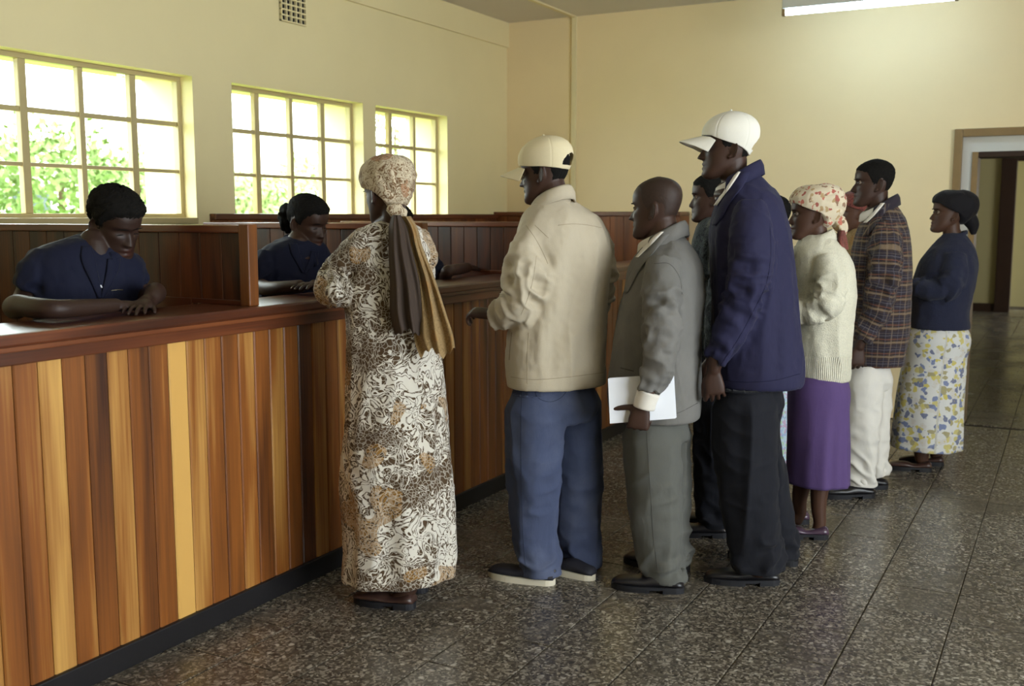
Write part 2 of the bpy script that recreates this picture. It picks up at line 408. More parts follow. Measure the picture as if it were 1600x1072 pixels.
# corridor floor tiles beyond the door opening
for i in range(-12, 12):
    for j in range(34):
        cx, cy = -.628 + (i + .5) * T, YF + .02 + (j + .5) * T
        if cx < 2.7 and cx > -3.2 and cy < 18.4: rest.add(tV + np.array([cx, cy, 0]), tF)
rest.build('tile_field', M['terrazzo'], floor, loc=-origin_of(floor), kind='stuff')

# corridor beyond the door opening
struct('wall_corridor_left', (-3.4, YF + .25, 0), (-3.2, 18.3, ZC), M['corridor'])
wall_with_holes('wall_corridor_right', 0, 2.3, 2.6, YF + .25, 18.3, 0, ZC, [(15.0, 16.6, .6, 2.2)], M['corridor'])
ZCB = 17.9
wall_with_holes('wall_corridor_end', 1, ZCB, ZCB + .2, -3.4, 2.6, 0, ZC, [(-.90, .6, 0, 2.33)], M['corridor'])
struct('wall_beyond', (-3.4, ZCB + 1.2, 0), (2.6, ZCB + 1.3, ZC), M['corridor'])
struct('ceiling_corridor', (-3.4, YF + .3, ZC), (2.6, 19.3, ZC + .12), M['ceiling'])
struct('baseboard_corridor', (-3.2, ZCB - .03, 0), (-1.04, ZCB, .13), M['dark_frame'])
struct('floor_beyond', (-3.4, 18.58, -.12), (2.6, 19.3, -.002), M['grout'])
# far door frame at the end of the corridor
df = empty('door_2', (-.9, ZCB - .03, 0), kind='structure')
box_obj('jamb', (-1.06, ZCB - .06, 0), (-.84, ZCB + .1, 2.45), M['dark_frame'], df, .01)
box_obj('lintel', (-.84, ZCB - .06, 2.33), (.75, ZCB + .1, 2.45), M['dark_frame'], df, .01)
# door opening in the end wall: wooden architrave, white painted lining, inner frame
d1 = empty('door_1', (DX0, YF, 0), kind='structure')
box_obj('architrave_side', (DX0 - .005, YF - .03, 0), (DX0 + .05, YF + .05, DZ + .005), M['frame_wood'], d1, .006)
box_obj('architrave_head', (DX0 + .05, YF - .03, DZ - .05), (DX1, YF + .05, DZ + .005), M['frame_wood'], d1, .006)
box_obj('lining_side', (DX0 + .05, YF + .012, 0), (DX0 + .115, YF + .2, DZ - .05), M['white_paint'], d1)
box_obj('lining_head', (DX0 + .115, YF + .012, DZ - .155), (DX1, YF + .2, DZ - .05), M['white_paint'], d1)
box_obj('inner_jamb', (DX0 + .115, YF - .004, 0), (DX0 + .155, YF + .22, DZ - .155), M['frame_wood'], d1, .005)
box_obj('inner_head', (DX0 + .155, YF - .004, DZ - .195), (DX1, YF + .22, DZ - .155), M['dark_frame'], d1, .005)

# ------------------------------------------------------------------ steel windows with cream glazing bars
XG = XW - .115
def window(n, y0, y1, cols):
    w = empty('window_%d' % n, (XG, (y0 + y1) / 2, SILL), kind='structure')
    fr = MB(); t = .026
    for a, b in (((y0, SILL), (y1, SILL + t)), ((y0, HEAD - t), (y1, HEAD)), ((y0, SILL + t), (y0 + t, HEAD - t)), ((y1 - t, SILL + t), (y1, HEAD - t))):
        fr.box((XG - .022, a[0], a[1]), (XG + .022, b[0], b[1]), .003)
    fr.build('window_frame', M['window_paint'], w, loc=-origin_of(w))
    cw = (y1 - y0) / cols; rh = (HEAD - SILL) / 3
    for c in range(1, cols):
        k = .021 if c % 2 else .016
        box_obj('mullion', (XG - .018, y0 + c * cw - k, SILL + t), (XG + .018, y0 + c * cw + k, HEAD - t), M['window_paint'], w, .003)
    for r in (1, 2):
        k = .013 if r == 2 else .010
        box_obj('glazing_bar', (XG - .012, y0 + t, SILL + r * rh - k), (XG + .012, y1 - t, SILL + r * rh + k), M['window_paint'], w, .003)
    for c in range(cols):
        for r in range(3):
            g = .012
            box_obj('pane', (XG - .002, y0 + c * cw + g, SILL + r * rh + g), (XG + .002, y0 + (c + 1) * cw - g, SILL + (r + 1) * rh - g), M['glass'], w)
    box_obj('window_sill', (XG + .02, y0 - .0, SILL - .03), (XW + .012, y1, SILL + .004), M['window_paint'], w, .004)
for i, (y0, y1, n) in enumerate(WINS): window(i + 1, y0, y1, n)
# tall windows of the public side, to the right of the camera
for i, (y0, y1) in enumerate(RWINS):
    w = empty('window_%d' % (i + 4), (XR + .15, (y0 + y1) / 2, 1.0), kind='structure')
    for yy in (y0 + .02, (y0 + y1) / 2, y1 - .02): box_obj('mullion', (XR + .13, yy - .02, .4), (XR + .17, yy + .02, 2.9), M['window_paint'], w)
    for zz in (.42, 1.65, 2.88): box_obj('glazing_bar', (XR + .135, y0, zz - .018), (XR + .165, y1, zz + .018), M['window_paint'], w)

# ------------------------------------------------------------------ pierced vent block high on the window wall
def vent():
    y0, y1, z0, z1 = 5.12, 5.36, 2.695, 2.875
    o = empty('air_vent', (XW, (y0 + y1) / 2, z0), label='small pierced vent block high in the window wall', cat='vent')
    box_obj('hole_shade', (XW + .001, y0, z0), (XW + .004, y1, z1), M['kick'], o)  # black sheet standing in for the shade inside the holes
    f = MB(); cols, rows, t = 5, 5, .0085
    for c in range(cols + 1):
        yy = y0 + (y1 - y0 - t) * c / cols; f.box((XW + .001, yy, z0), (XW + .02, yy + t, z1))
    for r in range(rows + 1):
        zz = z0 + (z1 - z0 - t) * r / rows; f.box((XW + .001, y0, zz), (XW + .019, y1, zz + t))
    f.build('grille', M['wall'], o, loc=-origin_of(o))
vent()

# ------------------------------------------------------------------ fluorescent batten hung below the ceiling by the end wall
def batten():
    x0, x1, y, z = -1.835, -.735, 7.27, 2.868
    o = empty('fluorescent_lamp', ((x0 + x1) / 2, y, z), label='long white fluorescent tube lamp near the ceiling by the end wall', cat='lamp')
    box_obj('housing', (x0, y - .035, z + .022), (x1, y + .035, z + .085), M['white_paint'], o, .006)
    for x in (x0 - .004, x1 - .02): box_obj('tube_holder', (x, y - .02, z - .022), (x + .024, y + .02, z + .03), M['frame_wood'], o, .003)
    for x in (x0 + .2, x1 - .2): box_obj('bracket', (x - .012, y - .012, z + .085), (x + .012, y + .012, ZC), M['white_paint'], o)
    V, F = limb([(x0 + .02, y, z), ((x0 + x1) / 2, y, z), (x1 - .02, y, z)], [.019] * 3, n=16, step=.2)
    obj('tube', V - origin_of(o), F, M['tube'], o)
batten()

# ------------------------------------------------------------------ counter: boarded front, rail, kick board, top
XC = -2.71; BW = 0.0848; CY0, CY1 = -.4, YF
counter = empty('counter', (XC, 4, 0), label='long boarded service counter running to the end wall', cat='counter')
struct_core = box_obj('carcass', (XC - .20, CY0, 0), (XC - .022, CY1, 1.08), M['wood_dark'], counter); struct_core['tone'] = .3; struct_core['seed'] = 1.0
pb = MB(); h = BW / 2 - .0012
V = []; prof = [(-.020, -h), (-.004, -h), (0, -h + .005), (0, h - .005), (-.004, h), (-.020, h)]
for z in (.078, 1.082): V += [(x, y, z) for x, y in prof]
F = [tuple(range(5, -1, -1)), tuple(range(6, 12))] + [(i, (i + 1) % 6, 6 + (i + 1) % 6, 6 + i) for i in range(6)]
plank_me = mesh_from('plank', np.array(V), F, M['wood_front'])
TONES = {0: .46, 1: .44, 2: .70, 3: .46, 4: .34, 5: .58, 6: .42, 7: .46, 8: .98, 9: .60, 10: .52, 11: .46, 12: .52, 13: .38, 14: .46, 15: .48, 16: .32, 17: .50, 18: .40}
rnd = random.Random(11); k0 = 1.9445
k = int((CY0 - k0) / BW)
while k0 + k * BW < CY1 - BW:
    yc = k0 + (k + .5) * BW - BW
    o = bpy.data.objects.new('plank', plank_me); o.location = np.array([XC, yc, 0]) - origin_of(counter)
    o['tone'] = TONES.get(k, .45 + rnd.uniform(-.13, .13)); o['seed'] = rnd.uniform(0, 40)
    link(o, parent=counter); k += 1
def wbox(name, a, b, mat, parent, tone=.5, bev=.004):
    o = box_obj(name, a, b, mat, parent, bev); o['tone'] = tone; o['seed'] = (abs(a[0] * 7.3 + a[1] * 3.1 + a[2] * 5.7)) % 30; return o
wbox('fascia_rail', (XC, CY0, 1.068), (XC + .024, CY1, 1.1205), M['wood_rail'], counter, .45)
box_obj('kick_board', (XC - .02, CY0, 0), (XC + .016, CY1, .082), M['kick'], counter, .004)
ctop = empty('service_worktop', (XC - .15, 4, 1.12), label='glossy dark wooden top along the whole counter', cat='counter top')
wbox('top_board', (XC - .27, CY0, 1.122), (XC + .04, CY1, 1.162), M['wood_rail'], ctop, .38, .009)
wbox('nosing', (XC + .0255, CY0, 1.108), (XC + .036, CY1, 1.1235), M['wood_rail'], ctop, .5, .003)

wbox('inner_shelf', (XC - .30, CY0, 1.095), (XC - .265, CY1, 1.128), M['wood_rail'], ctop, .3, .004)

# ------------------------------------------------------------------ booth partitions between the clerks
PLABEL = ['low dark panelled partition beside the clerk with cropped hair', 'low dark panelled partition behind the clerk with the ponytail',
          'low dark panelled partition hidden behind the woman in the printed dress']
def partition(i, yp, x_back=-4.10, top=1.465):
    p = empty('booth_partition', (XC - .2, yp, 1.16), label=PLABEL[i], cat='partition', group='partitions between the clerk booths')
    n = 15; x0, x1 = x_back, XC - .03; w = (x1 - x0) / n
    pm = MB().box((-w / 2 + .0012, -.011, 0), (w / 2 - .0012, .011, top - .03 - .78), .003)
    me = mesh_from('plank', pm.v, pm.F, M['wood_dark'])
    for q in range(n):
        o = bpy.data.objects.new('plank', me); o.location = np.array([x0 + (q + .5) * w, yp, .78]) - origin_of(p)
        if x0 + (q + 1) * w > XC - .37: o.location.z = 1.163 - origin_of(p)[2]; o.scale.z = (top - .03 - 1.163) / (top - .03 - .78)
        o['tone'] = rnd.uniform(.16, .38); o['seed'] = rnd.uniform(0, 40); link(o, parent=p)
    wbox('post', (XC - .042, yp - .026, 1.162), (XC + .006, yp + .026, top + .004), M['wood_front'], p, .34, .005)
    wbox('top_cap', (x_back, yp - .024, top - .03), (XC - .04, yp + .024, top), M['wood_cross'], p, .55, .005)
    wbox('rail_foot', (XC - .50, yp - .018, 1.06), (XC - .302, yp + .018, 1.182), M['wood_cross'], p, .4, .003)
    wbox('bottom_rail', (XC - .302, yp - .018, 1.163), (XC - .042, yp + .018, 1.182), M['wood_cross'], p, .4, .003)
for i, (yp, xb) in enumerate(((2.965, XW + .004), (4.14, -4.10), (5.32, -4.10))): partition(i, yp, xb)

# ------------------------------------------------------------------ wood panelling on the end wall and below the far windows
def panelling(n, axis, p, lo, hi, top, thick, bw):
    if axis == 1: a = empty('trim_%d' % n, ((lo + hi) / 2, p, 0), kind='structure')
    else: a = empty('trim_%d' % n, (p, (lo + hi) / 2, 0), kind='structure')
    cnt = int(round((hi - lo) / bw)); w = (hi - lo) / cnt
    for q in range(cnt):
        l0, l1 = lo + q * w + .0012, lo + (q + 1) * w - .0012
        o = box_obj('plank', *(((l0, p - thick, .0), (l1, p, top - .035)) if axis == 1 else ((p, l0, 0), (p + thick, l1, top - .035))), M['wood_dark'], a, .003)
        o['tone'] = rnd.uniform(.46, .66); o['seed'] = rnd.uniform(0, 40)
    if axis == 1: wbox('cap_rail', (lo, p - thick - .02, top - .035), (hi, p, top), M['wood_cross'], a, .42)
    else: wbox('cap_rail', (p, lo, top - .035), (p + thick + .02, hi, top), M['wood_rail'], a, .42)
panelling(4, 1, YF - .002, XW + .002, XC - .02, 1.532, .22, .12)
panelling(5, 0, XW + .002, 4.47, YF - .245, 1.512, .03, .12)

# ------------------------------------------------------------------ outdoors, seen through the windows
M['grass'] = plain('grass', srgb(112, 132, 66), .9, .1, .3, 3, .3, 40)
M['leaf'] = plain('leaf', srgb(104, 128, 66), .7, .3, .35, 9, 0)
M['leaf2'] = plain('leaf_pale', srgb(142, 160, 100), .7, .3, .3, 9, 0)
M['bark'] = plain('bark', srgb(92, 74, 56), .9, .1, .2, 12, .3)
M['render'] = plain('white_render', srgb(232, 228, 218), .8, .2, .06, 2, .05)
M['roof'] = plain('red_roof', srgb(214, 196, 182), .7, .2, .15, 5, .1)
M['dark_glass'] = plain('dark_window', srgb(70, 80, 86), .2, .5, .1, 3, 0)
struct('ground', (-60, -20, -.2), (XW - .4, 60, -.05), M['grass'])
def tree(x, y, h, r, mat, label, seed, low=.35):
    rg = np.random.RandomState(seed)
    o = empty('tree', (x, y, -.05), label=label, cat='tree', group='shrubs and trees outside the windows')
    V, F = limb([(0, 0, 0), (.05, .03, h * .4), (0, .08, h * .75)], [.09, .07, .03], n=8, step=.4); obj('trunk', V, F, M['bark'], o)
    n = 2600; d = rg.normal(size=(n, 3)); d /= np.linalg.norm(d, axis=1)[:, None]
    clump = 1 + .22 * vnoise(d * 2.2 + seed)
    c = d * (rg.uniform(.35, 1, (n, 1)) ** .5) * clump[:, None] * np.array([r, r, h * (1 - low) / 2]) + np.array([0, 0, h * (1 + low) / 2])
    t = rg.normal(size=(n, 3)); t /= np.linalg.norm(t, axis=1)[:, None]; b = np.cross(t, d); b /= np.linalg.norm(b, axis=1)[:, None] + 1e-9
    s = rg.uniform(.045, .10, (n, 1))
    Q = np.stack([c - t * s, c - b * s * .45, c + t * s, c + b * s * .45], 1).reshape(-1, 3)
    obj('foliage', Q, np.arange(n * 4).reshape(-1, 4), mat, o, smooth=False)
tree(-13.5, 10.6, 3.0, 1.2, M['leaf'], 'round green shrub outside the left part of the nearest window', 1)
tree(-15.5, 13.9, 2.8, 1.0, M['leaf2'], 'pale green bush outside the middle of the nearest window', 2)
tree(-13.0, 14.0, 2.4, .8, M['leaf2'], 'pale bush outside the right end of the nearest window', 3)
tree(-14.0, 18.0, 3.1, 1.6, M['leaf2'], 'pale green bush outside the left half of the middle window', 4)
tree(-16.0, 23.0, 5.2, 1.8, M['leaf2'], 'tall pale tree outside the right half of the middle window', 5)
tree(-13.0, 24.6, 2.7, 1.4, M['leaf'], 'low green shrub outside the last window behind the headscarf', 6)
def house():
    o = empty('house', (-24, 20, -.05), label='long low pale house beyond the shrubs outside the windows', cat='house')
    box_obj('house_wall', (-27, 13, -.05), (-23.6, 29, 2.7), M['render'], o)
    mb = MB(); V = [(-27.4, 12.6, 2.7), (-23.1, 12.6, 2.7), (-23.1, 29.4, 2.7), (-27.4, 29.4, 2.7), (-25.3, 12.6, 4.3), (-25.3, 29.4, 4.3)]
    mb.add(V, [(0, 3, 2, 1), (0, 1, 4), (2, 3, 5), (1, 2, 5, 4), (3, 0, 4, 5)]); mb.build('roof', M['roof'], o, loc=-origin_of(o))
    for yy in (14.5, 17.2, 20.0, 22.8, 25.6): box_obj('house_window', (-23.62, yy, 1.0), (-23.56, yy + 1.1, 2.1), M['dark_glass'], o)
house()
# ------------------------------------------------------------------ heads
HZ = np.array([-.121, -.115, -.104, -.090, -.076, -.060, -.045, -.030, -.012, .005, .022, .040, .060, .080, .097, .110, .119, .1235])
HY0 = np.array([.045, .030, .010, -.008, -.028, -.050, -.065, -.077, -.087, -.094, -.100, -.104, -.104, -.098, -.085, -.066, -.040, -.018])
HY1 = np.array([.074, .087, .094, .095, .089, .090, .089, .088, .086, .082, .089, .092, .089, .078, .060, .037, .012, -.006])
HW = np.array([.018, .031, .041, .049, .056, .061, .0645, .067, .070, .072, .0745, .076, .075, .070, .059, .043, .024, .006])
_HT = np.stack([HY0, HY1, HW], 1)
def head_surf(az, z, pad=0.0):
    """point of the bare skull surface at azimuth az (0 = face) and height z"""
    az = np.asarray(az, float); z = np.asarray(z, float); sh = np.broadcast(az, z).shape
    azf, zf = np.broadcast_to(az, sh).ravel(), np.broadcast_to(z, sh).ravel()
    t = crom(HZ, _HT, zf); yc = (t[:, 0] + t[:, 1]) / 2; d = (t[:, 1] - t[:, 0]) / 2 + pad; w = t[:, 2] + pad
    s, c = np.sin(azf), np.cos(azf); p = 2 / 2.25
    x = w * np.sign(s) * np.abs(s) ** p; y = yc + d * np.sign(c) * np.abs(c) ** p
    return np.stack([x, y, zf], 1).reshape(sh + (3,))
def G(v, s): return np.exp(-(v / s) ** 2)
def face(P, closed=0.0, age=0.0, nose=1.0):
    """push facial features into bare head points"""
    x, y, z = P[:, 0], P[:, 1], P[:, 2]; front = sstep(.0, .05, y); ax = np.abs(x); d = np.zeros(len(P))
    nz = np.clip((.016 - z) / .052, 0, 1); hgt = .004 + .019 * nz ** 1.3; hgt *= sstep(-.049, -.040, z) * sstep(.03, .012, z)
    d += nose * hgt * G(x, .0075 + .006 * nz)
    d += nose * .009 * G(ax - .0145, .007) * G(z + .036, .008)
    d += .0085 * G(z + .0615, .0065) * G(x, .021) + .0085 * G(z + .078, .007) * G(x, .019) - .0045 * G(z + .0697, .0028) * G(x, .024)
    d += -.004 * G(z + .090, .006) * G(x, .02) + .004 * G(z + .103, .011) * G(x, .02)
    d += -.0115 * G(ax - .030, .015) * G(z - .007, .0105) + .004 * G(z - .024, .008) * G(ax - .026, .028)
    d += (.0045 + .0035 * closed) * G(ax - .030, .0115) * G(z - .005, .0075)
    d += -.0022 * G(ax - .030, .012) * G(z - .0135, .0022) - .0022 * G(ax - .030, .013) * G(z + .0015 + .003 * closed, .002)
    d += .004 * G(ax - .046, .016) * G(z + .018, .014) - .003 * G(ax - .042, .014) * G(z + .052, .016)
    d += -age * .002 * G(ax - .030 - (-.04 - z) * .25, .003) * sstep(-.075, -.06, z) * sstep(-.03, -.04, z)
    Q = P.copy(); Q[:, 1] += d * front; return Q
def head_mesh(closed=0.0, age=0.0, nose=1.0):
    na, nz = 112, 96
    az = np.linspace(-PI, PI, na, endpoint=False); az = az - .25 * np.sin(az)
    u = np.linspace(0, 1, nz); z = HZ[0] + (HZ[-1] - HZ[0]) * (.5 - .5 * np.cos(PI * (.04 + .92 * u))) ; z = HZ[0] + (z - z[0]) / (z[-1] - z[0]) * (HZ[-1] - HZ[0])
    P = head_surf(az[None, :], z[:, None]); P = face(P.reshape(-1, 3), closed, age, nose).reshape(nz, na, 3)
    mb = MB(); mb.add(*loft([P[k] for k in range(nz)]))
    for s in (-1, 1):     # ears
        c = np.array([s * .0690, -.010, -.010]); back = unit([s * .42, -.90, 0]); out = unit([s * .90, .42, 0]); up = unit([0, -.16, 1]) ; pts = []; rr = []
        for t in np.linspace(-.55 * PI, 1.05 * PI, 13):
            pts.append(c + up * (0.027 * math.sin(t) - .002) + back * (.014 * math.cos(t) + .010) + out * (.004 + .003 * math.cos(t))); rr.append(.0048)
        mb.add(*limb(pts, rr, n=8, step=.005))
        rings = []
        for k, q in ((-.004, .7), (.004, .95), (.009, .8)):
            a = np.linspace(0, 2 * PI, 18, endpoint=False)
            rings.append(c + out * (k - .003) + np.outer(np.sin(a) * .025 * q - .002, up) + np.outer(np.cos(a) * .013 * q + .009, back))
        mb.add(*loft(rings)); mb.add(*limb([c - up * .023 + out * .004 - back * .002, c - up * .031 + out * .005 - back * .003], [.007, .006], n=8, step=.005))
    return mb.v, mb.F
def rot_head(phi, pitch, roll):
    """columns: person's right, face direction, up, in room axes; phi 0 = away from the camera, 90 = to the left of the picture"""
    p = math.radians(phi); fwd = F_H * math.cos(p) - R_H * math.sin(p); up = np.array([0, 0, 1.0]); right = np.cross(fwd, up)
    a = math.radians(pitch); f2 = fwd * math.cos(a) - up * math.sin(a); u2 = up * math.cos(a) + fwd * math.sin(a)
    r = math.radians(roll); r3 = right * math.cos(r) - u2 * math.sin(r); u3 = u2 * math.cos(r) + right * math.sin(r)
    return np.stack([r3, f2, u3], 1)

def shell(az0, az1, na, zlow, nz, thick, ztop=.1235, mod=None, tp=1.7, inner=.012, pad_top=True):
    """closed shell over the skull: zlow(az) lower edge, thick(az, u) thickness (u 0 = crown, 1 = edge)"""
    full = abs(az1 - az0 - 2 * PI) < 1e-6
    az = np.linspace(az0, az1, na, endpoint=not full); u = np.linspace(0, 1, nz)
    A, U = np.meshgrid(az, u); Zl = zlow(A); Z = ztop - (ztop - Zl) * U ** tp
    P = head_surf(A, Z).reshape(-1, 3); c = np.stack([P[:, 0] * 0, P[:, 0] * 0 - .006, np.minimum(P[:, 2], .02)], 1)
    n = P - c; n /= np.linalg.norm(n, axis=1)[:, None] + 1e-9
    t = thick(A, U).ravel(); O = P + n * t[:, None]
    if mod is not None: O = mod(O, n, A.ravel(), U.ravel())
    I = P - n * inner
    return O.reshape(nz, na, 3), I.reshape(nz, na, 3), full
def shell_faces(O, I, full, drop=None):
    nz, na = O.shape[:2]; V = np.concatenate([O.reshape(-1, 3), I.reshape(-1, 3)]); off = nz * na; F = []
    nj = na if full else na - 1
    for k in range(nz - 1):
        for j in range(nj):
            if drop is not None and drop(k, j): continue
            a, b = k * na + j, k * na + (j + 1) % na; c, d = (k + 1) * na + (j + 1) % na, (k + 1) * na + j
            F.append((a, d, c, b))
    for j in range(nj):
        a, b = (nz - 1) * na + j, (nz - 1) * na + (j + 1) % na; F.append((a, a + off, b + off, b))
    if not full:
        for k in range(nz - 1):
            a, b = k * na, (k + 1) * na; F.append((a, a + off, b + off, b)); a, b = k * na + na - 1, (k + 1) * na + na - 1; F.append((a, b, b + off, a + off))
    return V, F

# ------------------------------------------------------------------ hands
def hand(mb, wrist, fwd, back, thumb_dir, curl=(25, 30, 20), spread=1.0, scale=1.0, thumb=(35, 20), thumb_in=0.0):
    """palm, four unequal jointed fingers and a thumb; back = back-of-hand normal, thumb_dir = side of the thumb"""
    f = unit(fwd); b = unit(np.asarray(back, float) - f * f.dot(back)); x = np.cross(f, b); x = x if x.dot(thumb_dir) > 0 else -x
    Mx = np.stack([x, f, b], 1); W = lambda p: wrist + Mx @ (np.asarray(p, float) * scale)
    rings = []; a = np.linspace(0, 2 * PI, 16, endpoint=False)
    for (y, w, t, ox) in ((-.02, .026, .021, 0), (.01, .029, .018, 0), (.035, .038, .0165, .002), (.065, .042, .015, .001), (.088, .041, .0125, 0), (.097, .036, .009, 0)):
        cs, sn = np.cos(a), np.sin(a); q = 2 / 2.8
        rings.append(np.array([W((ox + w * np.sign(c_) * abs(c_) ** q, y, t * np.sign(s_) * abs(s_) ** q)) for c_, s_ in zip(cs, sn)]))
    mb.add(*loft(rings))
    for i, (rx, L, r) in enumerate(((.031, .072, .0088), (.0105, .081, .009), (-.0105, .075, .0086), (-.030, .058, .0076))):
        p = np.array([rx, .080, 0.0]); pts = [p.copy()]; ang = 0; dx = (rx * 1.3) * spread
        for k, (fr, cu) in enumerate(zip((.12, .42, .30, .26), (0,) + tuple(curl))):
            ang += math.radians(cu * (1 + .07 * i)); p = p + np.array([dx * fr * .3, math.cos(ang) * L * fr, -math.sin(ang) * L * fr]); pts.append(p.copy())
        mb.add(*limb([W(q) for q in pts], [r * scale, r * 1.02 * scale, r * .98 * scale, r * .9 * scale, r * .76 * scale], n=10, step=.006))
    t0, t1 = math.radians(thumb[0]), math.radians(thumb[1])
    p = np.array([.022, .018, -.004]); q = p + np.array([math.sin(t0) * .042, math.cos(t0) * .042, -.008 - thumb_in * .5]); r_ = q + np.array([math.sin(t1) * .030, math.cos(t1) * .030, -.006 - thumb_in]); s_ = r_ + np.array([math.sin(t1) * .022, math.cos(t1) * .022, -.004 - thumb_in])
    mb.add(*limb([W(p), W(q), W(r_), W(s_)], [.0145 * scale, .0115 * scale, .010 * scale, .008 * scale], n=10, step=.006))

# ------------------------------------------------------------------ person builder: outlines are measured in photograph pixels at the person's own distance
class Person:
    def __init__(s, gx, gy, phi, base=None):
        s.base = ground(gx, gy) if base is None else np.array(base, float)
        s.D = (s.base - CAM).dot(F_H); s.phi = phi; s.body = MB(); s.kids = []; s.eyes = []; s.lips = []
        s.prep()
    def prep(s):
        p = math.radians(s.phi); s.fwd = F_H * math.cos(p) - R_H * math.sin(p); s.left = -R_H * math.cos(p) - F_H * math.sin(p)
    def P(s, x, y, dv=0.0): return at_depth(x, y, s.D + dv) - s.base
    def mpp(s, p): return cdepth(p + s.base) / FPX
    def rings(s, sil, phi=None, n=48, step=.012, mod=None, grow=0.0, power=2.25):
        """sil rows: (y, x_left, x_right, depth ratio[, dv])"""
        phi = s.phi if phi is None else phi; a = math.radians(phi)
        fw = F_H * math.cos(a) - R_H * math.sin(a); lf = -R_H * math.cos(a) - F_H * math.sin(a)
        ys = [r[0] for r in sil]; rows = []
        for r in sil:
            dv = r[4] if len(r) > 4 else 0.0; c = s.P((r[1] + r[2]) / 2, r[0], dv); hw = (r[2] - r[1]) / 2 * s.mpp(c) + grow
            A = hw / math.sqrt(math.cos(a) ** 2 + (r[3] * math.sin(a)) ** 2); rows.append([*c, A, A * r[3]])
        m = max(4, int((ys[-1] - ys[0]) * s.mpp(np.zeros(3)) / step)); yy = np.linspace(ys[0], ys[-1], m); Q = crom(ys, rows, yy)
        ang = np.linspace(0, 2 * PI, n, endpoint=False); cs, sn = np.cos(ang), np.sin(ang); q = 2 / power
        cs_, sn_ = np.sign(cs) * np.abs(cs) ** q, np.sign(sn) * np.abs(sn) ** q; out = []
        for i in range(m):
            k = 1.0 if mod is None else mod(i / (m - 1), ang)
            out.append(Q[i, :3] + np.outer(cs_ * Q[i, 3] * k, lf) + np.outer(sn_ * Q[i, 4] * k, fw))
        return out
    def hem(s, rings, depth=.05, t=.014):
        """turn the lower edge inwards so the garment reads as an open shell"""
        e = rings[-1]; c = e.mean(0); d = np.linalg.norm(e - c, axis=1)[:, None]
        inn = c + (e - c) * (1 - t / d); return rings + [inn, inn + np.array([0, 0, depth])]
    def Z(s, x, y, z): return ground(x, y, z) - s.base
    def path(s, rows):
        pts = [s.Z(r[0], r[1], r[2][1]) if isinstance(r[2], tuple) else s.P(r[0], r[1], r[2]) for r in rows]; return pts, [r[3] * s.mpp(p) for r, p in zip(rows, pts)]
    def add_core(s, sil, phi=None, shrink=.03):
        s.body.add(*loft(s.rings(sil, phi, n=24, step=.05, grow=-shrink)))
    def add_limb(s, rows, k=.62, rmin=.0):
        p, r = s.path(rows); s.body.add(*limb(p, [max(q * k, rmin) for q in r], n=14, step=.02)); return p, r
    def head(s, x, y, dv, phi, pitch=0, roll=0, scale=1.0, neck=None, neck_r=.056, closed=0.0, age=0.0, nose=1.0, neck_to=None):
        Rm = rot_head(phi, pitch, roll); c = s.P(x, y, dv); s.hR, s.hc, s.hs = Rm, c, scale
        V, F = head_mesh(closed, age, nose); s.body.add(V @ (Rm * scale).T + c, F)
        a = c + Rm @ np.array([0, -.022, -.045]) * scale; b = c + Rm @ np.array([0, -.030, -.10]) * scale
        nb = s.P(*neck); s.body.add(*limb([a, b, nb, nb - np.array([0, 0, .07])], [neck_r * .98 * scale, neck_r * .97 * scale, neck_r * 1.05, neck_r * 1.5], n=24, step=.012)); s.neck = nb
        s.closed = closed
    def H(s, V): return np.asarray(V) @ (s.hR * s.hs).T + s.hc
    def kid(s, name, V, F, mat, smooth=True, attrs=None, parent=None, **k): s.kids.append((name, V, F, mat, smooth, attrs, parent, k)); return len(s.kids) - 1
    def finish(s, label, skin, voxel=.004, brow=True, cat='person', group=None):
        V, F = remesh(s.body.v, s.body.F, voxel); V = smooth_mesh(V, F, 2, .5)
        L = (V - s.hc) @ s.hR / s.hs; lip = G(L[:, 0], .022) * np.clip(G(L[:, 2] + .063, .007) + G(L[:, 2] + .078, .0075), 0, 1) * (L[:, 1] > .07)
        o = obj('person', V, F, skin, None, True, s.base, {'lips': lip}, label=label, cat=cat)
        if group: o['group'] = group
        objs = []
        for (name, KV, KF, mat, sm, attrs, par, k) in s.kids:
            objs.append(obj(name, KV, KF, mat, o if par is None else objs[par], sm, None, attrs, **k))
        for sd in (-1, 1):
            if s.closed < .5:
                a = np.linspace(0, 2 * PI, 14, endpoint=False); rg = []
                for t in np.linspace(-.95, .95, 8): rg.append(np.stack([np.cos(a) * math.sqrt(1 - t * t), a * 0 + t, np.sin(a) * math.sqrt(1 - t * t)], 1) * .0108)
                EV, EF = loft(rg); obj('eye', s.H(EV + np.array([sd * .0300, .0712, .0045])), EF, M['eye'], o)
                iris = EV * .66 + np.array([sd * .0300, .0765, .0040]); obj('iris', s.H(iris), EF, M['iris'], o)
            lash = [(sd * (.0300 + q), 0.0812 - abs(q) * .25 - (.0012 if s.closed > .5 else 0), (.0085 if s.closed < .5 else -.002) - (q / .012) ** 2 * .0025) for q in np.linspace(-.013, .013, 6)]
            LV, LF = limb([s.H(np.array([p]))[0] for p in lash], [.0009 * 1.2, .0015, .0016, .0016, .0015, .001], n=6, step=.004); obj('eyelash', LV, LF, M['hair'], o)
            if brow:
                bp = [(sd * (.030 + q), .0905 - (.0 if q < 0 else q * .45) - max(0, -q) * .02, .0235 - (q / .02) ** 2 * .003) for q in np.linspace(-.018, .021, 6)]
                BV, BF = limb([s.H(np.array([p]))[0] for p in bp], [.0022, .0032, .0034, .0032, .0026, .0014], n=6, step=.004, flat=.6); obj('eyebrow', BV, BF, M['hair'], o)
        s.o = o; s.child = objs; return o

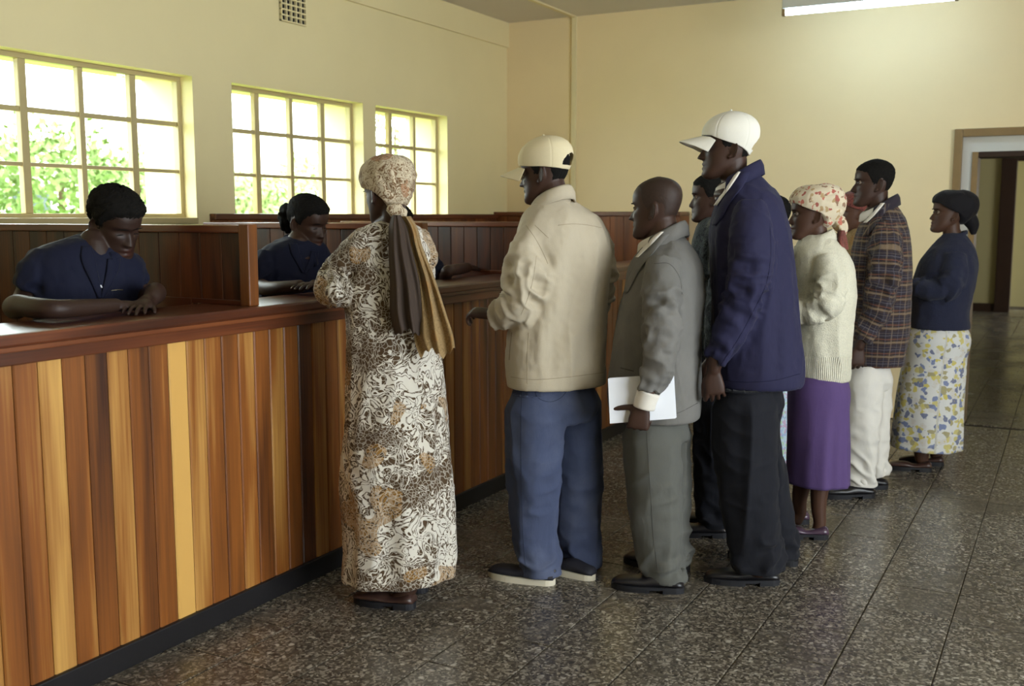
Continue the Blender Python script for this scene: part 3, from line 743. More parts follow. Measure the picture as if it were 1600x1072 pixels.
def nearest_on_path(V, pts):
    best = np.full(len(V), 1e9); tt = np.zeros(len(V)); acc = 0.0; cc = np.zeros_like(V); dd = np.zeros_like(V)
    for a, b in zip(pts[:-1], pts[1:]):
        d = b - a; L = np.linalg.norm(d); u = np.clip((V - a) @ d / (L * L), 0, 1); q = a + u[:, None] * d
        e = np.linalg.norm(V - q, axis=1); w = e < best; best[w] = e[w]; tt[w] = acc + u[w] * L; cc[w] = q[w]; dd[w] = d / L; acc += L
    return best, tt, cc, dd, acc

def cloth(p, name, parts, mat, voxel=.0065, arms=(), axis=None, drape=.006, sleeve=.006, pos_uv=False, seed=0.0,  smooth=2, fold_dir=None, drape_z=(.3, 1.1), fine=.0016, drape_f=(9., 9., 1.6), vneck=None, **k):
    """fuse closed shapes into one garment and press folds into it"""
    mb = MB()
    for V, F in parts: mb.add(V, F)
    V, F = remesh(mb.v, mb.F, voxel); V = smooth_mesh(V, F, smooth, .5); Nn = vnormals(V, F)
    d = np.zeros(len(V)); warm = np.zeros(len(V)); uv = np.zeros((len(V), 3))
    ax = np.zeros(3) if axis is None else axis
    ang = np.arctan2((V - ax) @ p.left, (V - ax) @ p.fwd); uv[:, 0] = ang * .19; uv[:, 1] = V[:, 2]
    for i, (pts, rr) in enumerate(arms):
        dist, t, cc, dd, L = nearest_on_path(V, np.asarray(pts)); rad = np.interp(t / L, np.linspace(0, 1, len(rr)), rr)
        w = 1 - sstep(1.12, 1.5, dist / rad); w *= sstep(.02, .14, t); e = V - cc; b1 = p.fwd - 0; an = np.arctan2(e @ np.cross([0, 0, 1.0], b1), e @ b1 + 1e-9)
        n = vnoise(np.stack([t * 17 + .8 * np.sin(an + i), np.cos(an) * .8 + seed, np.sin(an) * .8 + i * 5.0], 1)) + .5 * vnoise(np.stack([t * 33, np.cos(an) * 1.3 + seed + 9, np.sin(an) * 1.3], 1))
        n = .9 - np.abs(n) * 2.6
        el = .35 + .65 * (G(t - .5 * L, .13 * L / .55 + .02) + .8 * sstep(.75 * L, L, t)); d += w * sleeve * n * np.clip(el, 0, 1.2); warm = np.maximum(warm, w)
        m = dist / rad < 1.2; m &= t > .04; uv[m, 0] = an[m] * .075 + i * 3.1; uv[m, 1] = t[m] * -1.0 + .013
    Q = V * np.array(drape_f) + seed * 3.7; Q = Q + .6 * np.stack([vnoise(V * 3 + 5 + seed), vnoise(V * 3 + 15 + seed), 0 * d], 1)
    n = vnoise(Q) + .45 * vnoise(Q * 2.03 + 7); n = .8 - np.abs(n) * 2.4
    hh = 1 - sstep(drape_z[0], drape_z[1], V[:, 2]) * .5
    d += (1 - warm) * drape * n * hh
    if fold_dir is not None:
        for (c, dr, wid, amp, kf, ph) in fold_dir:      # long soft folds: centre, direction, spread, height, waves per metre, phase
            e = V - c; along = e @ unit(dr); perp = e - np.outer(along, unit(dr)); pz = perp @ unit(np.cross(Nn, unit(dr)).mean(0) + 1e-6) if False else (perp @ p.left + perp @ p.fwd * .6)
            d += (1 - warm) * amp * np.sin(kf * pz + ph + 1.5 * vnoise(V * 4 + ph)) * np.exp(-(np.linalg.norm(e, axis=1) / wid) ** 2)
    d += fine * vnoise(V * 45 + seed)
    if vneck is not None:
        c, wtop, dep, depth_in, fv = vneck; e = V - c; lf = np.cross([0, 0, 1.0], fv); t = (e[:, 2] + dep) / dep; m = (np.abs(e @ lf) < wtop * np.clip(t, 0, 1.6)) & (t > 0) & (e @ fv > 0); d = np.where(m, -depth_in, d)
    if pos_uv: uv = V.copy()
    low = sstep(V[:, 2].min() + .09, V[:, 2].min() + .01, V[:, 2]); d = d * (1 - low * .75) + .004 * low
    V = V + Nn * d[:, None]
    return p.kid(name, V, F, mat, True, {'cuv': uv}, **k), V, F

def collar(p, name, center, a, b, phi, mat, h=.045, fall=.05, gap=28, back_up=.02, flare=.018, th=.006, lean=.0, parent=None, n=56, front_drop=.03):
    """stand-and-fall collar around the neck, open at the front"""
    r = math.radians(phi); fw = F_H * math.cos(r) - R_H * math.sin(r); lf = -R_H * math.cos(r) - F_H * math.sin(r)
    ang = np.radians(np.linspace(gap, 360 - gap, n)); rings = []
    for t in ang:
        d = lf * math.sin(t) * a + fw * math.cos(t) * b; u = unit(lf * math.sin(t) + fw * math.cos(t)); bk = (1 - math.cos(t)) / 2
        base = center + d + np.array([0, 0, -front_drop * (1 - bk) + back_up * bk]) + fw * lean
        hh = h * (.55 + .45 * bk); ff = fall * (1.15 - .15 * bk)
        pr = [(-.012, -.035), (.000, 0), (-.006, hh * .7), (-.004, hh), (.003, hh + th * .6), (.009, hh * .9), (.006 + flare * .6, hh * .45), (flare + .004, hh - ff), (flare - .003, hh - ff - .002), (.004, hh * .3), (-.004, -.03)]
        rings.append(np.array([base + u * x_ + np.array([0, 0, z_]) for x_, z_ in pr]))
    V, F = loft(rings); return p.kid(name, V, F, mat, True, None, parent)

def shoe(p, heel, toe, mat, sole_mat, dz=0.0, style='shoe', length=None, width=.048, sole=.026, top=.085, hl=(0, 0), name='shoe', upper2=None, to=None):
    """shoe on the floor from heel to toe, given as the pixels where its sole touches the ground"""
    h = ground(*heel) - p.base; t = (ground(*toe) - p.base) if to is None else h + np.asarray(to, float); d = t - h; d[2] = 0; L = np.linalg.norm(d) if length is None else length; d = unit(d); s = np.cross([0, 0, 1.0], d)
    h = h + d * 0; a = np.linspace(0, 2 * PI, 24, endpoint=False); rings = []; srings = []
    rows = [(0.0, .50, .042), (.04, .70, .050), (.14, .76, .056), (.26, .78, .066), (.40, .84, top * .80), (.55, .93, top * .62), (.70, 1.0, .052), (.84, .95, .046), (.94, .76, .038), (.99, .48, .026)]
    if style == 'slip': rows = [(0.0, .58, .045), (.05, .78, .056), (.16, .82, .050), (.30, .80, .040), (.42, .82, .038), (.52, .92, .046), (.68, 1.0, .048), (.84, .94, .042), (.94, .74, .034), (.99, .46, .024)]
    ts = [r[0] for r in rows]; T = np.linspace(0, .99, 26); Q = crom(ts, [(r[1], r[2]) for r in rows], T)
    for tt, (w, hz) in zip(T, Q):
        c = h + d * (tt * L) + s * (.006 * math.sin(tt * PI)); zc = (sole + hz) / 2; hh = max((hz - sole) / 2 + .004, .006)
        cs, sn = np.cos(a), np.sin(a); q = 2 / 2.6; nar = 1 - .32 * np.clip(sn, 0, 1) * sstep(.75, .2, tt)
        rings.append(c + np.outer(np.sign(cs) * np.abs(cs) ** q * w * width * nar, s) + np.outer(np.sign(sn) * np.abs(sn) ** q * hh + zc, [0, 0, 1.0]))
    V, F = loft(rings); i = p.kid(name, V + np.array([0, 0, dz]), F, mat)
    # welt and sole, with a raised heel block for leather shoes
    o = np.linspace(0, 2 * PI, 40, endpoint=False); tt = .5 - .51 * np.cos(o); ww = np.array([np.interp(min(max(v, 0), .99), T, Q[:, 0]) for v in tt])
    sd = np.sign(np.sin(o)); edge = np.abs(np.sin(o)) ** .45
    out = np.array([h + d * (v * L * 1.0 - .0) + s * (g * w * (width + .004) * e + .006 * math.sin(np.clip(v, 0, 1) * PI)) for v, g, w, e in zip(tt, sd, ww, edge)])
    zs = (0.0, .004, sole - .004, sole) if style == 'sneaker' else (.008, .010, sole - .006, sole)
    if style == 'sneaker': rg = [out * 1 + np.array([0, 0, z]) for z in zs]
    else:
        rg = [out + np.array([0, 0, 1.0]) * z for z in (sole - .012, sole - .010, sole - .002, sole)]
    sv, sf = loft(rg); mb = MB(); mb.add(sv, sf)
    if style != 'sneaker':
        for lo, hi in ((-.01, .27), (.46, 1.02)):
            m = [h + d * (np.clip(v, lo, hi) * L) + s * (g * w * (width + .002) * e) for v, g, w, e in zip(tt, sd, ww, edge)]
            m = np.array(m); mb.add(*loft([m + np.array([0, 0, z]) for z in (0.0, .003, sole - .008, sole - .006)]))
    p.kid('sole', mb.v + np.array([0, 0, dz]), mb.F, sole_mat, False, None, i)
    return i

def trousers(p, legs, pelvis, mat, seed=0.0, hem_y=None, **k):
    """legs: rows (y, x_left, x_right, dv) down to the hem"""
    parts = [loft(p.rings(pelvis, n=40))]; paths = []
    for L in legs:
        sil = [(y, xl, xr, .98, dv) for (y, xl, xr, dv) in L]
        parts.append(loft(p.hem(p.rings(sil, n=36, power=2.1), .04, .012)))
        pts = [p.P((xl + xr) / 2, y, dv) for (y, xl, xr, dv) in L]; paths.append((pts, [(xr - xl) / 2 * p.mpp(q) for (y, xl, xr, dv), q in zip(L, pts)]))
        p.body.add(*limb(pts, [max(.03, r * .55) for r in paths[-1][1]], n=12, step=.03))
    mb = MB()
    for V, F in parts: mb.add(V, F)
    V, F = remesh(mb.v, mb.F, .0065); V = smooth_mesh(V, F, 2, .5); Nn = vnormals(V, F); d = np.zeros(len(V))
    for i, (pts, rr) in enumerate(paths):
        dist, t, cc, dd, L = nearest_on_path(V, np.asarray(pts)); rad = np.interp(t / L, np.linspace(0, 1, len(rr)), rr); w = 1 - sstep(1.1, 1.5, dist / rad)
        e = V - cc; an = np.arctan2(e @ p.left, e @ p.fwd)
        n = 1 - 2.2 * np.abs(vnoise(np.stack([t * 13 + .9 * np.sin(an + seed), np.cos(an) * .9 + seed, np.sin(an) * .9 + i * 4], 1)) + .4 * vnoise(np.stack([t * 27, np.cos(an) * 1.6 + seed, np.sin(an) * 1.6], 1)))
        d += w * n * (.0025 + .012 * sstep(L - .22, L - .02, t) * sstep(L, L - .03, t) + .004 * G(t - L * .5, .12))
    vert = 1 - 2 * np.abs(vnoise(V * np.array([13, 13, 1.7]) + seed)); d += .011 * vert
    d *= sstep(.045, .10, V[:, 2] - 0.0) * .85 + .15
    if hem_y is not None:     # tucked inside the jacket above its hem
        zh = p.P(pelvis[0][1], hem_y)[2]; w = sstep(zh - .09, zh + .0, V[:, 2]); d = d * (1 - w) - .022 * w
    V = V + Nn * d[:, None]
    return p.kid('trousers', V, F, mat, True, {'cuv': np.stack([V @ p.left, V[:, 2], V @ p.fwd], 1)}, **k), V, F

from mathutils.bvhtree import BVHTree
def seam(p, V, F, pix, mat, parent, name='seam', r=.0010, lift=.0002, wave=0.0):
    """stitched seam laid on the garment surface along a line of the photograph"""
    bv = BVHTree.FromPolygons([tuple(v) for v in V], [tuple(int(i) for i in f) for f in F]); out = []
    pix = np.array(pix, float); sg = np.concatenate([[0], np.cumsum(np.linalg.norm(np.diff(pix, axis=0), axis=1))]); q = crom(sg, pix, np.linspace(0, sg[-1], max(4, int(sg[-1] / 4))))
    for x, y in q:
        d = unit(ray(x, y)); h = bv.ray_cast(Vector(CAM - p.base), Vector(d))
        if h[0] is not None: out.append(np.array(h[0]) + np.array(h[1]) * lift)
    if len(out) < 3: return
    out = np.array(out); keep = [0]
    for i in range(1, len(out)):
        if .002 < np.linalg.norm(out[i] - out[keep[-1]]) < .06: keep.append(i)
    if len(keep) < 3: return
    W, WF = limb(out[keep], [r] * len(keep), n=6, step=.01); p.kid(name, W, WF, mat, True, None, parent)

def with_kid(p, V, F, i):
    return np.concatenate([V, p.kids[i][1]]), [tuple(f) for f in F] + [tuple(int(q) + len(V) for q in f) for f in p.kids[i][2]]
def patch(p, V, F, rows, mat, name, parent, lift=.006, thick=.004, nx=9, ny=22, edge=.5):
    """cloth piece (lapel, collar tip, shirt front, pocket) lying on a garment: rows (y, x_left, x_right) in photograph pixels"""
    bv = BVHTree.FromPolygons([tuple(v) for v in V], [tuple(int(i) for i in f) for f in F]); ys = [r[0] for r in rows]
    yy = np.linspace(ys[0], ys[-1], ny); Q = crom(ys, [(r[1], r[2]) for r in rows], yy); A = np.zeros((ny, nx, 3)); o = Vector(CAM - p.base); last = None
    for i in range(ny):
        for j in range(nx):
            d = unit(ray(Q[i, 0] + (Q[i, 1] - Q[i, 0]) * j / (nx - 1), yy[i])); h = bv.ray_cast(o, Vector(d))
            if h[0] is None:
                c = np.array(o) + d * np.dot((last if last is not None else p.P(Q[i].mean(), yy[i])) - np.array(o), d); h = bv.find_nearest(Vector(c)); q = c
            else: q = np.array(h[0])
            A[i, j] = q - d * lift * (edge + (1 - edge) * math.sin(PI * (j + .5) / nx)); last = A[i, j]
    for _ in range(3): A[1:-1] = A[1:-1] * .5 + (A[:-2] + A[2:]) * .25; A[:, 1:-1] = A[:, 1:-1] * .5 + (A[:, :-2] + A[:, 2:]) * .25
    B = A + F_H * (thick + lift); n1, n2 = A.shape[:2]; of = n1 * n2; VV = np.concatenate([A.reshape(-1, 3), B.reshape(-1, 3)]); FF = []
    for r in range(n1 - 1):
        for c in range(n2 - 1): a = r * n2 + c; FF += [(a, a + n2, a + n2 + 1, a + 1), (of + a, of + a + 1, of + a + n2 + 1, of + a + n2)]
        a = r * n2; FF.append((a, a + of, a + n2 + of, a + n2)); a = r * n2 + n2 - 1; FF.append((a, a + n2, a + n2 + of, a + of))
    for c in range(n2 - 1):
        a = (n1 - 1) * n2 + c; FF.append((a, a + of, a + 1 + of, a + 1)); FF.append((c, c + 1, c + 1 + of, c + of))
    return p.kid(name, VV, FF, mat, True, {'cuv': VV}, parent)

M['eye'] = plain('eye_white', srgb(120, 104, 90), .4, .4, .03, 5, 0)
M['iris'] = plain('iris', srgb(22, 12, 8), .2, .6, .03, 5, 0)
M['hair'] = plain('black_hair', (.009, .008, .007), .85, .12, .5, 60, 1.0, 320)
SK = [skin_mat('skin_%s' % n, srgb(*c)) for n, c in (('deep', (60, 40, 31)), ('dark', (74, 50, 38)), ('brown', (88, 60, 46)), ('deep_shaded', (52, 35, 28)))]  # last skin is darkened for the shade the cropped-hair clerk is in

def short_hair(p, front=.068, temple=.045, nape=-.055, thick=.007, mat=None, beard=None, seed=0.0):
    def zl(A):
        a = np.degrees(np.abs(A)); return np.interp(a, [0, 28, 46, 58, 65, 71, 78, 90, 97, 118, 135, 180], [front, front - .001, front - .006, temple + .008, temple - .002, .02, -.006, -.010, .024, .008, nape * .8, nape]) + .003 * vnoise(np.stack([A.ravel() * 9, A.ravel() * 0 + seed, A.ravel() * 0], 1)).reshape(A.shape)
    def th(A, U): return thick * (1 - sstep(1 - .10 - thick * 6, 1.0, U) * 1.0) - .0004 + (.0016 + max(0, thick - .008) * .28 if thick > .003 else .0003) * vnoise(np.stack([A.ravel() * 16, U.ravel() * 34, U.ravel() * 0 + seed], 1)).reshape(A.shape)
    O, I, full = shell(-PI, PI, 96, zl, 40, th, inner=.006); V, F = shell_faces(O, I, full); p.kid('hair', p.H(V), F, mat or M['hair'])

def cap_hat(p, mat, brim_mat=None, tilt=.0, front=.046, back=-.012, puff=.012):
    def zl(A): return np.interp(np.degrees(np.abs(A)), [0, 45, 90, 125, 155, 180], [front, front - .004, back + (front - back) * .58, back + (front - back) * .26, back + .002, back])
    def th(A, U): return .009 + puff * .55 * np.sin(np.clip(U, 0, 1) * PI) ** 1.2 * (1.0 - .45 * np.cos(A)) + puff * 1.1 * (1 - U) ** .8
    def mod(O, n, A, U):
        pan = np.abs(np.sin(A * 3)); return O - n * (.0016 * (1 - sstep(0, .12, pan)))[:, None] * sstep(.05, .3, U)[:, None]
    O, I, full = shell(-PI, PI, 216, zl, 72, th, mod=mod, inner=-.004); na = 216
    az = np.linspace(-PI, PI, na, endpoint=False)
    def drop(k, j):
        a = abs(abs(az[j]) - PI); u = (k + .5) / 71
        return u < .93 and a < .55 and (a / .55) ** 2 + ((.93 - u) / .22) ** 2 < 1
    V, F = shell_faces(O, I, full, drop)
    # inner skin so the dome has thickness
    nz = 72; off = nz * na
    for k in range(nz - 1):
        for j in range(na):
            if drop(k, j): continue
            a, b, c, d = k * na + j, k * na + (j + 1) % na, (k + 1) * na + (j + 1) % na, (k + 1) * na + j; F.append((off + a, off + b, off + c, off + d))
    i = p.kid('cap', p.H(V), F, mat)
    # curved peak
    ang = np.linspace(-1.02, 1.02, 25); top = []; bot = []
    for q in np.linspace(0, 1, 9):
        row = []
        for a in ang:
            r0 = O[-1, int(round((a + PI) / (2 * PI) * na)) % na] * 1.0; ext = .088 * q * max(0.0, math.cos(a * 1.42)) ** .55
            row.append(r0 + np.array([0, ext, -.004 - .020 * q * 1.0 - .030 * (abs(a) / 1.02) ** 2 * (.25 + q * .75) + .001 - .10 * ext * tilt]))
        top.append(row)
    top = np.array(top); bot = top - np.array([0, 0, .0035]); n1, n2 = top.shape[:2]; V = np.concatenate([top.reshape(-1, 3), bot.reshape(-1, 3)]); F = []; of = n1 * n2
    for r in range(n1 - 1):
        for c in range(n2 - 1):
            a = r * n2 + c; F += [(a, a + n2, a + n2 + 1, a + 1), (of + a, of + a + 1, of + a + n2 + 1, of + a + n2)]
    for c in range(n2 - 1): a = (n1 - 1) * n2 + c; F.append((a, a + of, a + 1 + of, a + 1))
    for r in range(n1 - 1):
        a = r * n2; F.append((a, a + of, a + n2 + of, a + n2)); a = r * n2 + n2 - 1; F.append((a, a + n2, a + n2 + of, a + of))
    p.kid('cap_peak', p.H(V), F, brim_mat or mat, True, None, i)
    bV, bF = limb([p.H(np.array([[0, -.012, .1235 + .008 + puff * 1.1]]))[0], p.H(np.array([[0, -.012, .1235 + .012 + puff * 1.1]]))[0]], [.006, .005], n=10, step=.004); p.kid('cap_button', bV, bF, mat, True, None, i)
    return i

def ribbon(p, rows, mat, name, thick=.006, folds=6, amp=.012, seed=0.0, fringe=0.0, n=60):
    """hanging cloth: rows (y, x_left, x_right, dv) from top to bottom"""
    ys = [r[0] for r in rows]; yy = np.linspace(ys[0], ys[-1], 70); Q = crom(ys, [(r[1], r[2], r[3]) for r in rows], yy); top = []
    u = np.linspace(0, 1, n)
    for i, y in enumerate(yy):
        w = i / 69; row = []
        for uu in u:
            f = amp * min(1, .35 + w) * (math.sin(uu * folds * 2 * PI + 1.3 * math.sin(w * 3 + seed) + seed) + .5 * math.sin(uu * folds * 4.3 + seed * 2 + w * 2))
            ex = fringe * w ** 8 * (10 * math.sin(uu * 9 + seed) + 5 * math.sin(uu * 31))
            row.append(p.P(Q[i, 0] + (Q[i, 1] - Q[i, 0]) * uu, y + ex, Q[i, 2] - .035 * math.sin(uu * PI) + f))
        top.append(row)
    A = np.array(top); B = A + F_H * thick; n1, n2 = A.shape[:2]; of = n1 * n2; V = np.concatenate([A.reshape(-1, 3), B.reshape(-1, 3)]); F = []
    for r in range(n1 - 1):
        for c in range(n2 - 1): a = r * n2 + c; F += [(a, a + n2, a + n2 + 1, a + 1), (of + a, of + a + 1, of + a + n2 + 1, of + a + n2)]
        a = r * n2; F.append((a, a + of, a + n2 + of, a + n2)); a = r * n2 + n2 - 1; F.append((a, a + n2, a + n2 + of, a + of))
    for c in range(n2 - 1):
        a = (n1 - 1) * n2 + c; F.append((a, a + of, a + 1 + of, a + 1)); a = c; F.append((a, a + 1, a + 1 + of, a + of))
    uv = np.concatenate([np.stack([np.tile(u, n1) * .3, np.repeat(yy / 300.0, n2), np.zeros(of)], 1)] * 2)
    return p.kid(name, V, F, mat, True, {'cuv': uv})

def skirt(p, sil, mat, name='skirt', phi=None, pleats=9, amp=.05, seed=0.0, start=.15, power=2.1, noise=.012):
    def mod(t, ang):
        w = sstep(start, 1.0, t); q = ang + .25 * np.sin(ang * 2 + seed) + .12 * math.sin(t * 4 + seed)
        return 1 + amp * w * (np.sin(q * pleats + seed) * .6 + .4 * np.sin(q * (pleats * 2 + 1) + 2 * seed)) + noise * vnoise(np.stack([np.cos(ang) * 2 + seed, np.sin(ang) * 2, ang * 0 + t * 7], 1))
    rg = p.rings(sil, phi, n=120, step=.012, mod=mod, power=power); m = len(rg); rg2 = p.hem(rg, .06, .008)
    V, F = loft(rg2); L = (rg[0][0] - rg[-1][0])[2]; ang = np.linspace(0, 2 * PI, 120, endpoint=False)
    uv = np.zeros((len(V), 3)); uv[:120 * len(rg2), 0] = np.tile(ang * .17, len(rg2)); uv[:, 1] = V[:, 2]
    return p.kid(name, V, F, mat, True, {'cuv': uv}), V, F
# ------------------------------------------------------------------ cloth patterns
def pat(name):
    m, nt, b = new_mat(name); a = N(nt, 'ShaderNodeAttribute', attribute_name='cuv'); b.inputs['Roughness'].default_value = .8; b.inputs['Specular IOR Level'].default_value = .2
    b.inputs['Sheen Weight'].default_value = .1
    return m, nt, b, a.outputs['Vector']
def swirl_print(name, bg, ink, gold, scale=1.0, ink_amt=.0):
    m, nt, b, v = pat(name)
    w = N(nt, 'ShaderNodeTexNoise', {'Vector': v, 'Scale': 9.0 * scale, 'Detail': 2.0})
    vv = N(nt, 'ShaderNodeVectorMath', {0: v, 1: N(nt, 'ShaderNodeVectorMath', {0: w.outputs['Color'], 'Scale': .10 / scale}, operation='SCALE').outputs[0]}, operation='ADD').outputs[0]
    n = N(nt, 'ShaderNodeTexNoise', {'Vector': vv, 'Scale': 15.0 * scale, 'Detail': 1.5, 'Distortion': 1.4})
    band = math_n(nt, 'ABSOLUTE', math_n(nt, 'SINE', math_n(nt, 'MULTIPLY', n.outputs[0], 22.0)))
    fine = N(nt, 'ShaderNodeTexVoronoi', {'Vector': vv, 'Scale': 70.0 * scale}, feature='DISTANCE_TO_EDGE')
    big = N(nt, 'ShaderNodeTexNoise', {'Vector': v, 'Scale': 5.0 * scale, 'Detail': 2.0})
    big2 = N(nt, 'ShaderNodeTexNoise', {'Vector': v, 'Scale': 6.5 * scale, 'Detail': 1.0, 'W': 3.0}, noise_dimensions='4D')
    thr = math_n(nt, 'ADD', math_n(nt, 'MULTIPLY', math_n(nt, 'SUBTRACT', big.outputs[0], .5), 2.4), .66 + ink_amt)
    inkm = math_n(nt, 'LESS_THAN', band, thr)
    c = mix(nt, inkm, bg, ink)
    gm = math_n(nt, 'MULTIPLY', math_n(nt, 'GREATER_THAN', big2.outputs[0], .60), math_n(nt, 'GREATER_THAN', band, .35))
    c = mix(nt, math_n(nt, 'MULTIPLY', gm, .75), c, gold)
    c = mix(nt, math_n(nt, 'MULTIPLY', math_n(nt, 'LESS_THAN', fine.outputs['Distance'], .07), .45), c, bg)
    nt.links.new(c, b.inputs['Base Color']); bump(nt, b, w.outputs[0], .25, .012); return m
def plaid(name):
    m, nt, b, v = pat(name); s = N(nt, 'ShaderNodeSeparateXYZ', {0: v})
    wob = N(nt, 'ShaderNodeTexNoise', {'Vector': v, 'Scale': 20.0}); x = math_n(nt, 'ADD', s.outputs[0], math_n(nt, 'MULTIPLY', wob.outputs[0], .006)); y = math_n(nt, 'ADD', s.outputs[1], math_n(nt, 'MULTIPLY', wob.outputs[0], .008))
    def st(c, per, lo, hi, o=0.0):
        f = math_n(nt, 'FRACT', math_n(nt, 'DIVIDE', math_n(nt, 'ADD', c, 10 + o), per)); return math_n(nt, 'MULTIPLY', math_n(nt, 'GREATER_THAN', f, lo), math_n(nt, 'LESS_THAN', f, hi))
    c = mix(nt, .0, srgb(60, 46, 40), srgb(60, 46, 40))
    c = mix(nt, math_n(nt, 'MULTIPLY', st(y, .075, .0, .45), .7), c, srgb(34, 34, 54))
    c = mix(nt, math_n(nt, 'MULTIPLY', st(x, .07, .0, .42), .6), c, srgb(38, 32, 44))
    c = mix(nt, math_n(nt, 'MULTIPLY', st(y, .075, .58, .72), .6), c, srgb(150, 128, 100))
    c = mix(nt, math_n(nt, 'MULTIPLY', st(x, .07, .60, .70), .45), c, srgb(140, 122, 104))
    c = mix(nt, math_n(nt, 'MULTIPLY', st(y, .075, .86, .92), .5), c, srgb(150, 92, 66))
    c = mix(nt, math_n(nt, 'MULTIPLY', st(y, .075, .12, .17), .45), c, srgb(120, 118, 124)); c = mix(nt, math_n(nt, 'MULTIPLY', st(x, .07, .16, .22), .4), c, srgb(104, 104, 116)); c = mix(nt, math_n(nt, 'MULTIPLY', st(y, .075, .30, .34), .4), c, srgb(130, 116, 96))
    sp = N(nt, 'ShaderNodeTexNoise', {'Vector': v, 'Scale': 160.0}); c = mix(nt, math_n(nt, 'MULTIPLY', sp.outputs[0], .55), c, srgb(52, 44, 44))
    nt.links.new(c, b.inputs['Base Color']); bump(nt, b, sp.outputs[0], .1, .003); return m
def floral(name, bg, cols, scale=22.0, cover=.5, low=None):
    m, nt, b, v = pat(name)
    w = N(nt, 'ShaderNodeTexNoise', {'Vector': v, 'Scale': 26.0, 'Detail': 3.0})
    vv = N(nt, 'ShaderNodeVectorMath', {0: v, 1: N(nt, 'ShaderNodeVectorMath', {0: w.outputs['Color'], 'Scale': .05}, operation='SCALE').outputs[0]}, operation='ADD').outputs[0]
    vo = N(nt, 'ShaderNodeTexVoronoi', {'Vector': vv, 'Scale': scale}); s = N(nt, 'ShaderNodeSeparateColor', {0: vo.outputs['Color']})
    petal = ramp(nt, s.outputs[0], [(i / len(cols), c) for i, c in enumerate(cols)], 'CONSTANT')
    f = math_n(nt, 'LESS_THAN', vo.outputs['Distance'], .58); lim = math_n(nt, 'LESS_THAN', s.outputs[1], cover)
    if low is not None:
        z = N(nt, 'ShaderNodeSeparateXYZ', {0: v}).outputs[1]; g = ramp(nt, math_n(nt, 'DIVIDE', z, low), [(.15, (1, 1, 1)), (1, (.45, .45, .45))]); lim = math_n(nt, 'LESS_THAN', s.outputs[1], math_n(nt, 'MULTIPLY', g, cover))
    c = mix(nt, math_n(nt, 'MULTIPLY', math_n(nt, 'MULTIPLY', f, lim), .85), bg, petal)
    ring = math_n(nt, 'LESS_THAN', vo.outputs['Distance'], .12); c = mix(nt, math_n(nt, 'MULTIPLY', math_n(nt, 'MULTIPLY', ring, lim), .6), c, cols[-1])
    nt.links.new(c, b.inputs['Base Color']); bump(nt, b, w.outputs[0], .15, .01); return m
M['dress'] = swirl_print('brown_swirl_print', srgb(204, 198, 186), srgb(74, 56, 36), srgb(140, 102, 44), 1.0, .10)
M['scarf_print'] = swirl_print('scarf_print', srgb(196, 182, 156), srgb(112, 84, 56), srgb(150, 88, 40), 1.5)
M['scarf_brown'] = fabric('sheer_brown_scarf', srgb(66, 54, 46), .8, .2, 500, .25)
M['scarf_gold'] = swirl_print('gold_scarf', srgb(150, 124, 84), srgb(122, 98, 62), srgb(140, 100, 50), 1.6)
M['beige'] = fabric('beige_cotton', srgb(188, 176, 154), .85, .06, 500, .25)
M['beige_seam'] = plain('beige_stitching', srgb(150, 138, 116), .9, .1, .05, 20, 0)
M['cap_beige'] = fabric('cream_cap_cotton', srgb(222, 208, 172), .85, .05, 500, .12)
M['cap_white'] = fabric('white_cap_cotton', srgb(228, 224, 212), .85, .04, 500, .12)
M['jeans'] = fabric('faded_denim', srgb(68, 76, 102), .9, .18, 380, .3, srgb(112, 118, 138), .45)
M['jeans_seam'] = plain('denim_stitching', srgb(48, 54, 72), .9, .1, .05, 20, 0)
M['grey_jacket'] = fabric('grey_worn_cotton', srgb(108, 106, 102), .75, .12, 420, .4, srgb(136, 132, 128), .3)
M['grey_seam'] = plain('grey_stitching', srgb(78, 77, 74), .9, .1, .05, 20, 0)
M['grey_trousers'] = fabric('olive_grey_twill', srgb(90, 90, 85), .85, .12, 460, .3)
M['shirt_white'] = fabric('white_shirt', srgb(222, 216, 206), .8, .04, 500, .15)
M['navy'] = fabric('navy_work_cotton', srgb(38, 37, 64), .8, .12, 430, .3)
M['navy_seam'] = plain('navy_stitching', srgb(26, 25, 46), .9, .1, .05, 20, 0)
M['black_trousers'] = fabric('black_twill', srgb(22, 23, 30), .85, .15, 460, .3)
M['dark_shirt'] = swirl_print('dark_print_shirt', srgb(60, 66, 68), srgb(28, 30, 34), srgb(90, 90, 80), 1.3)
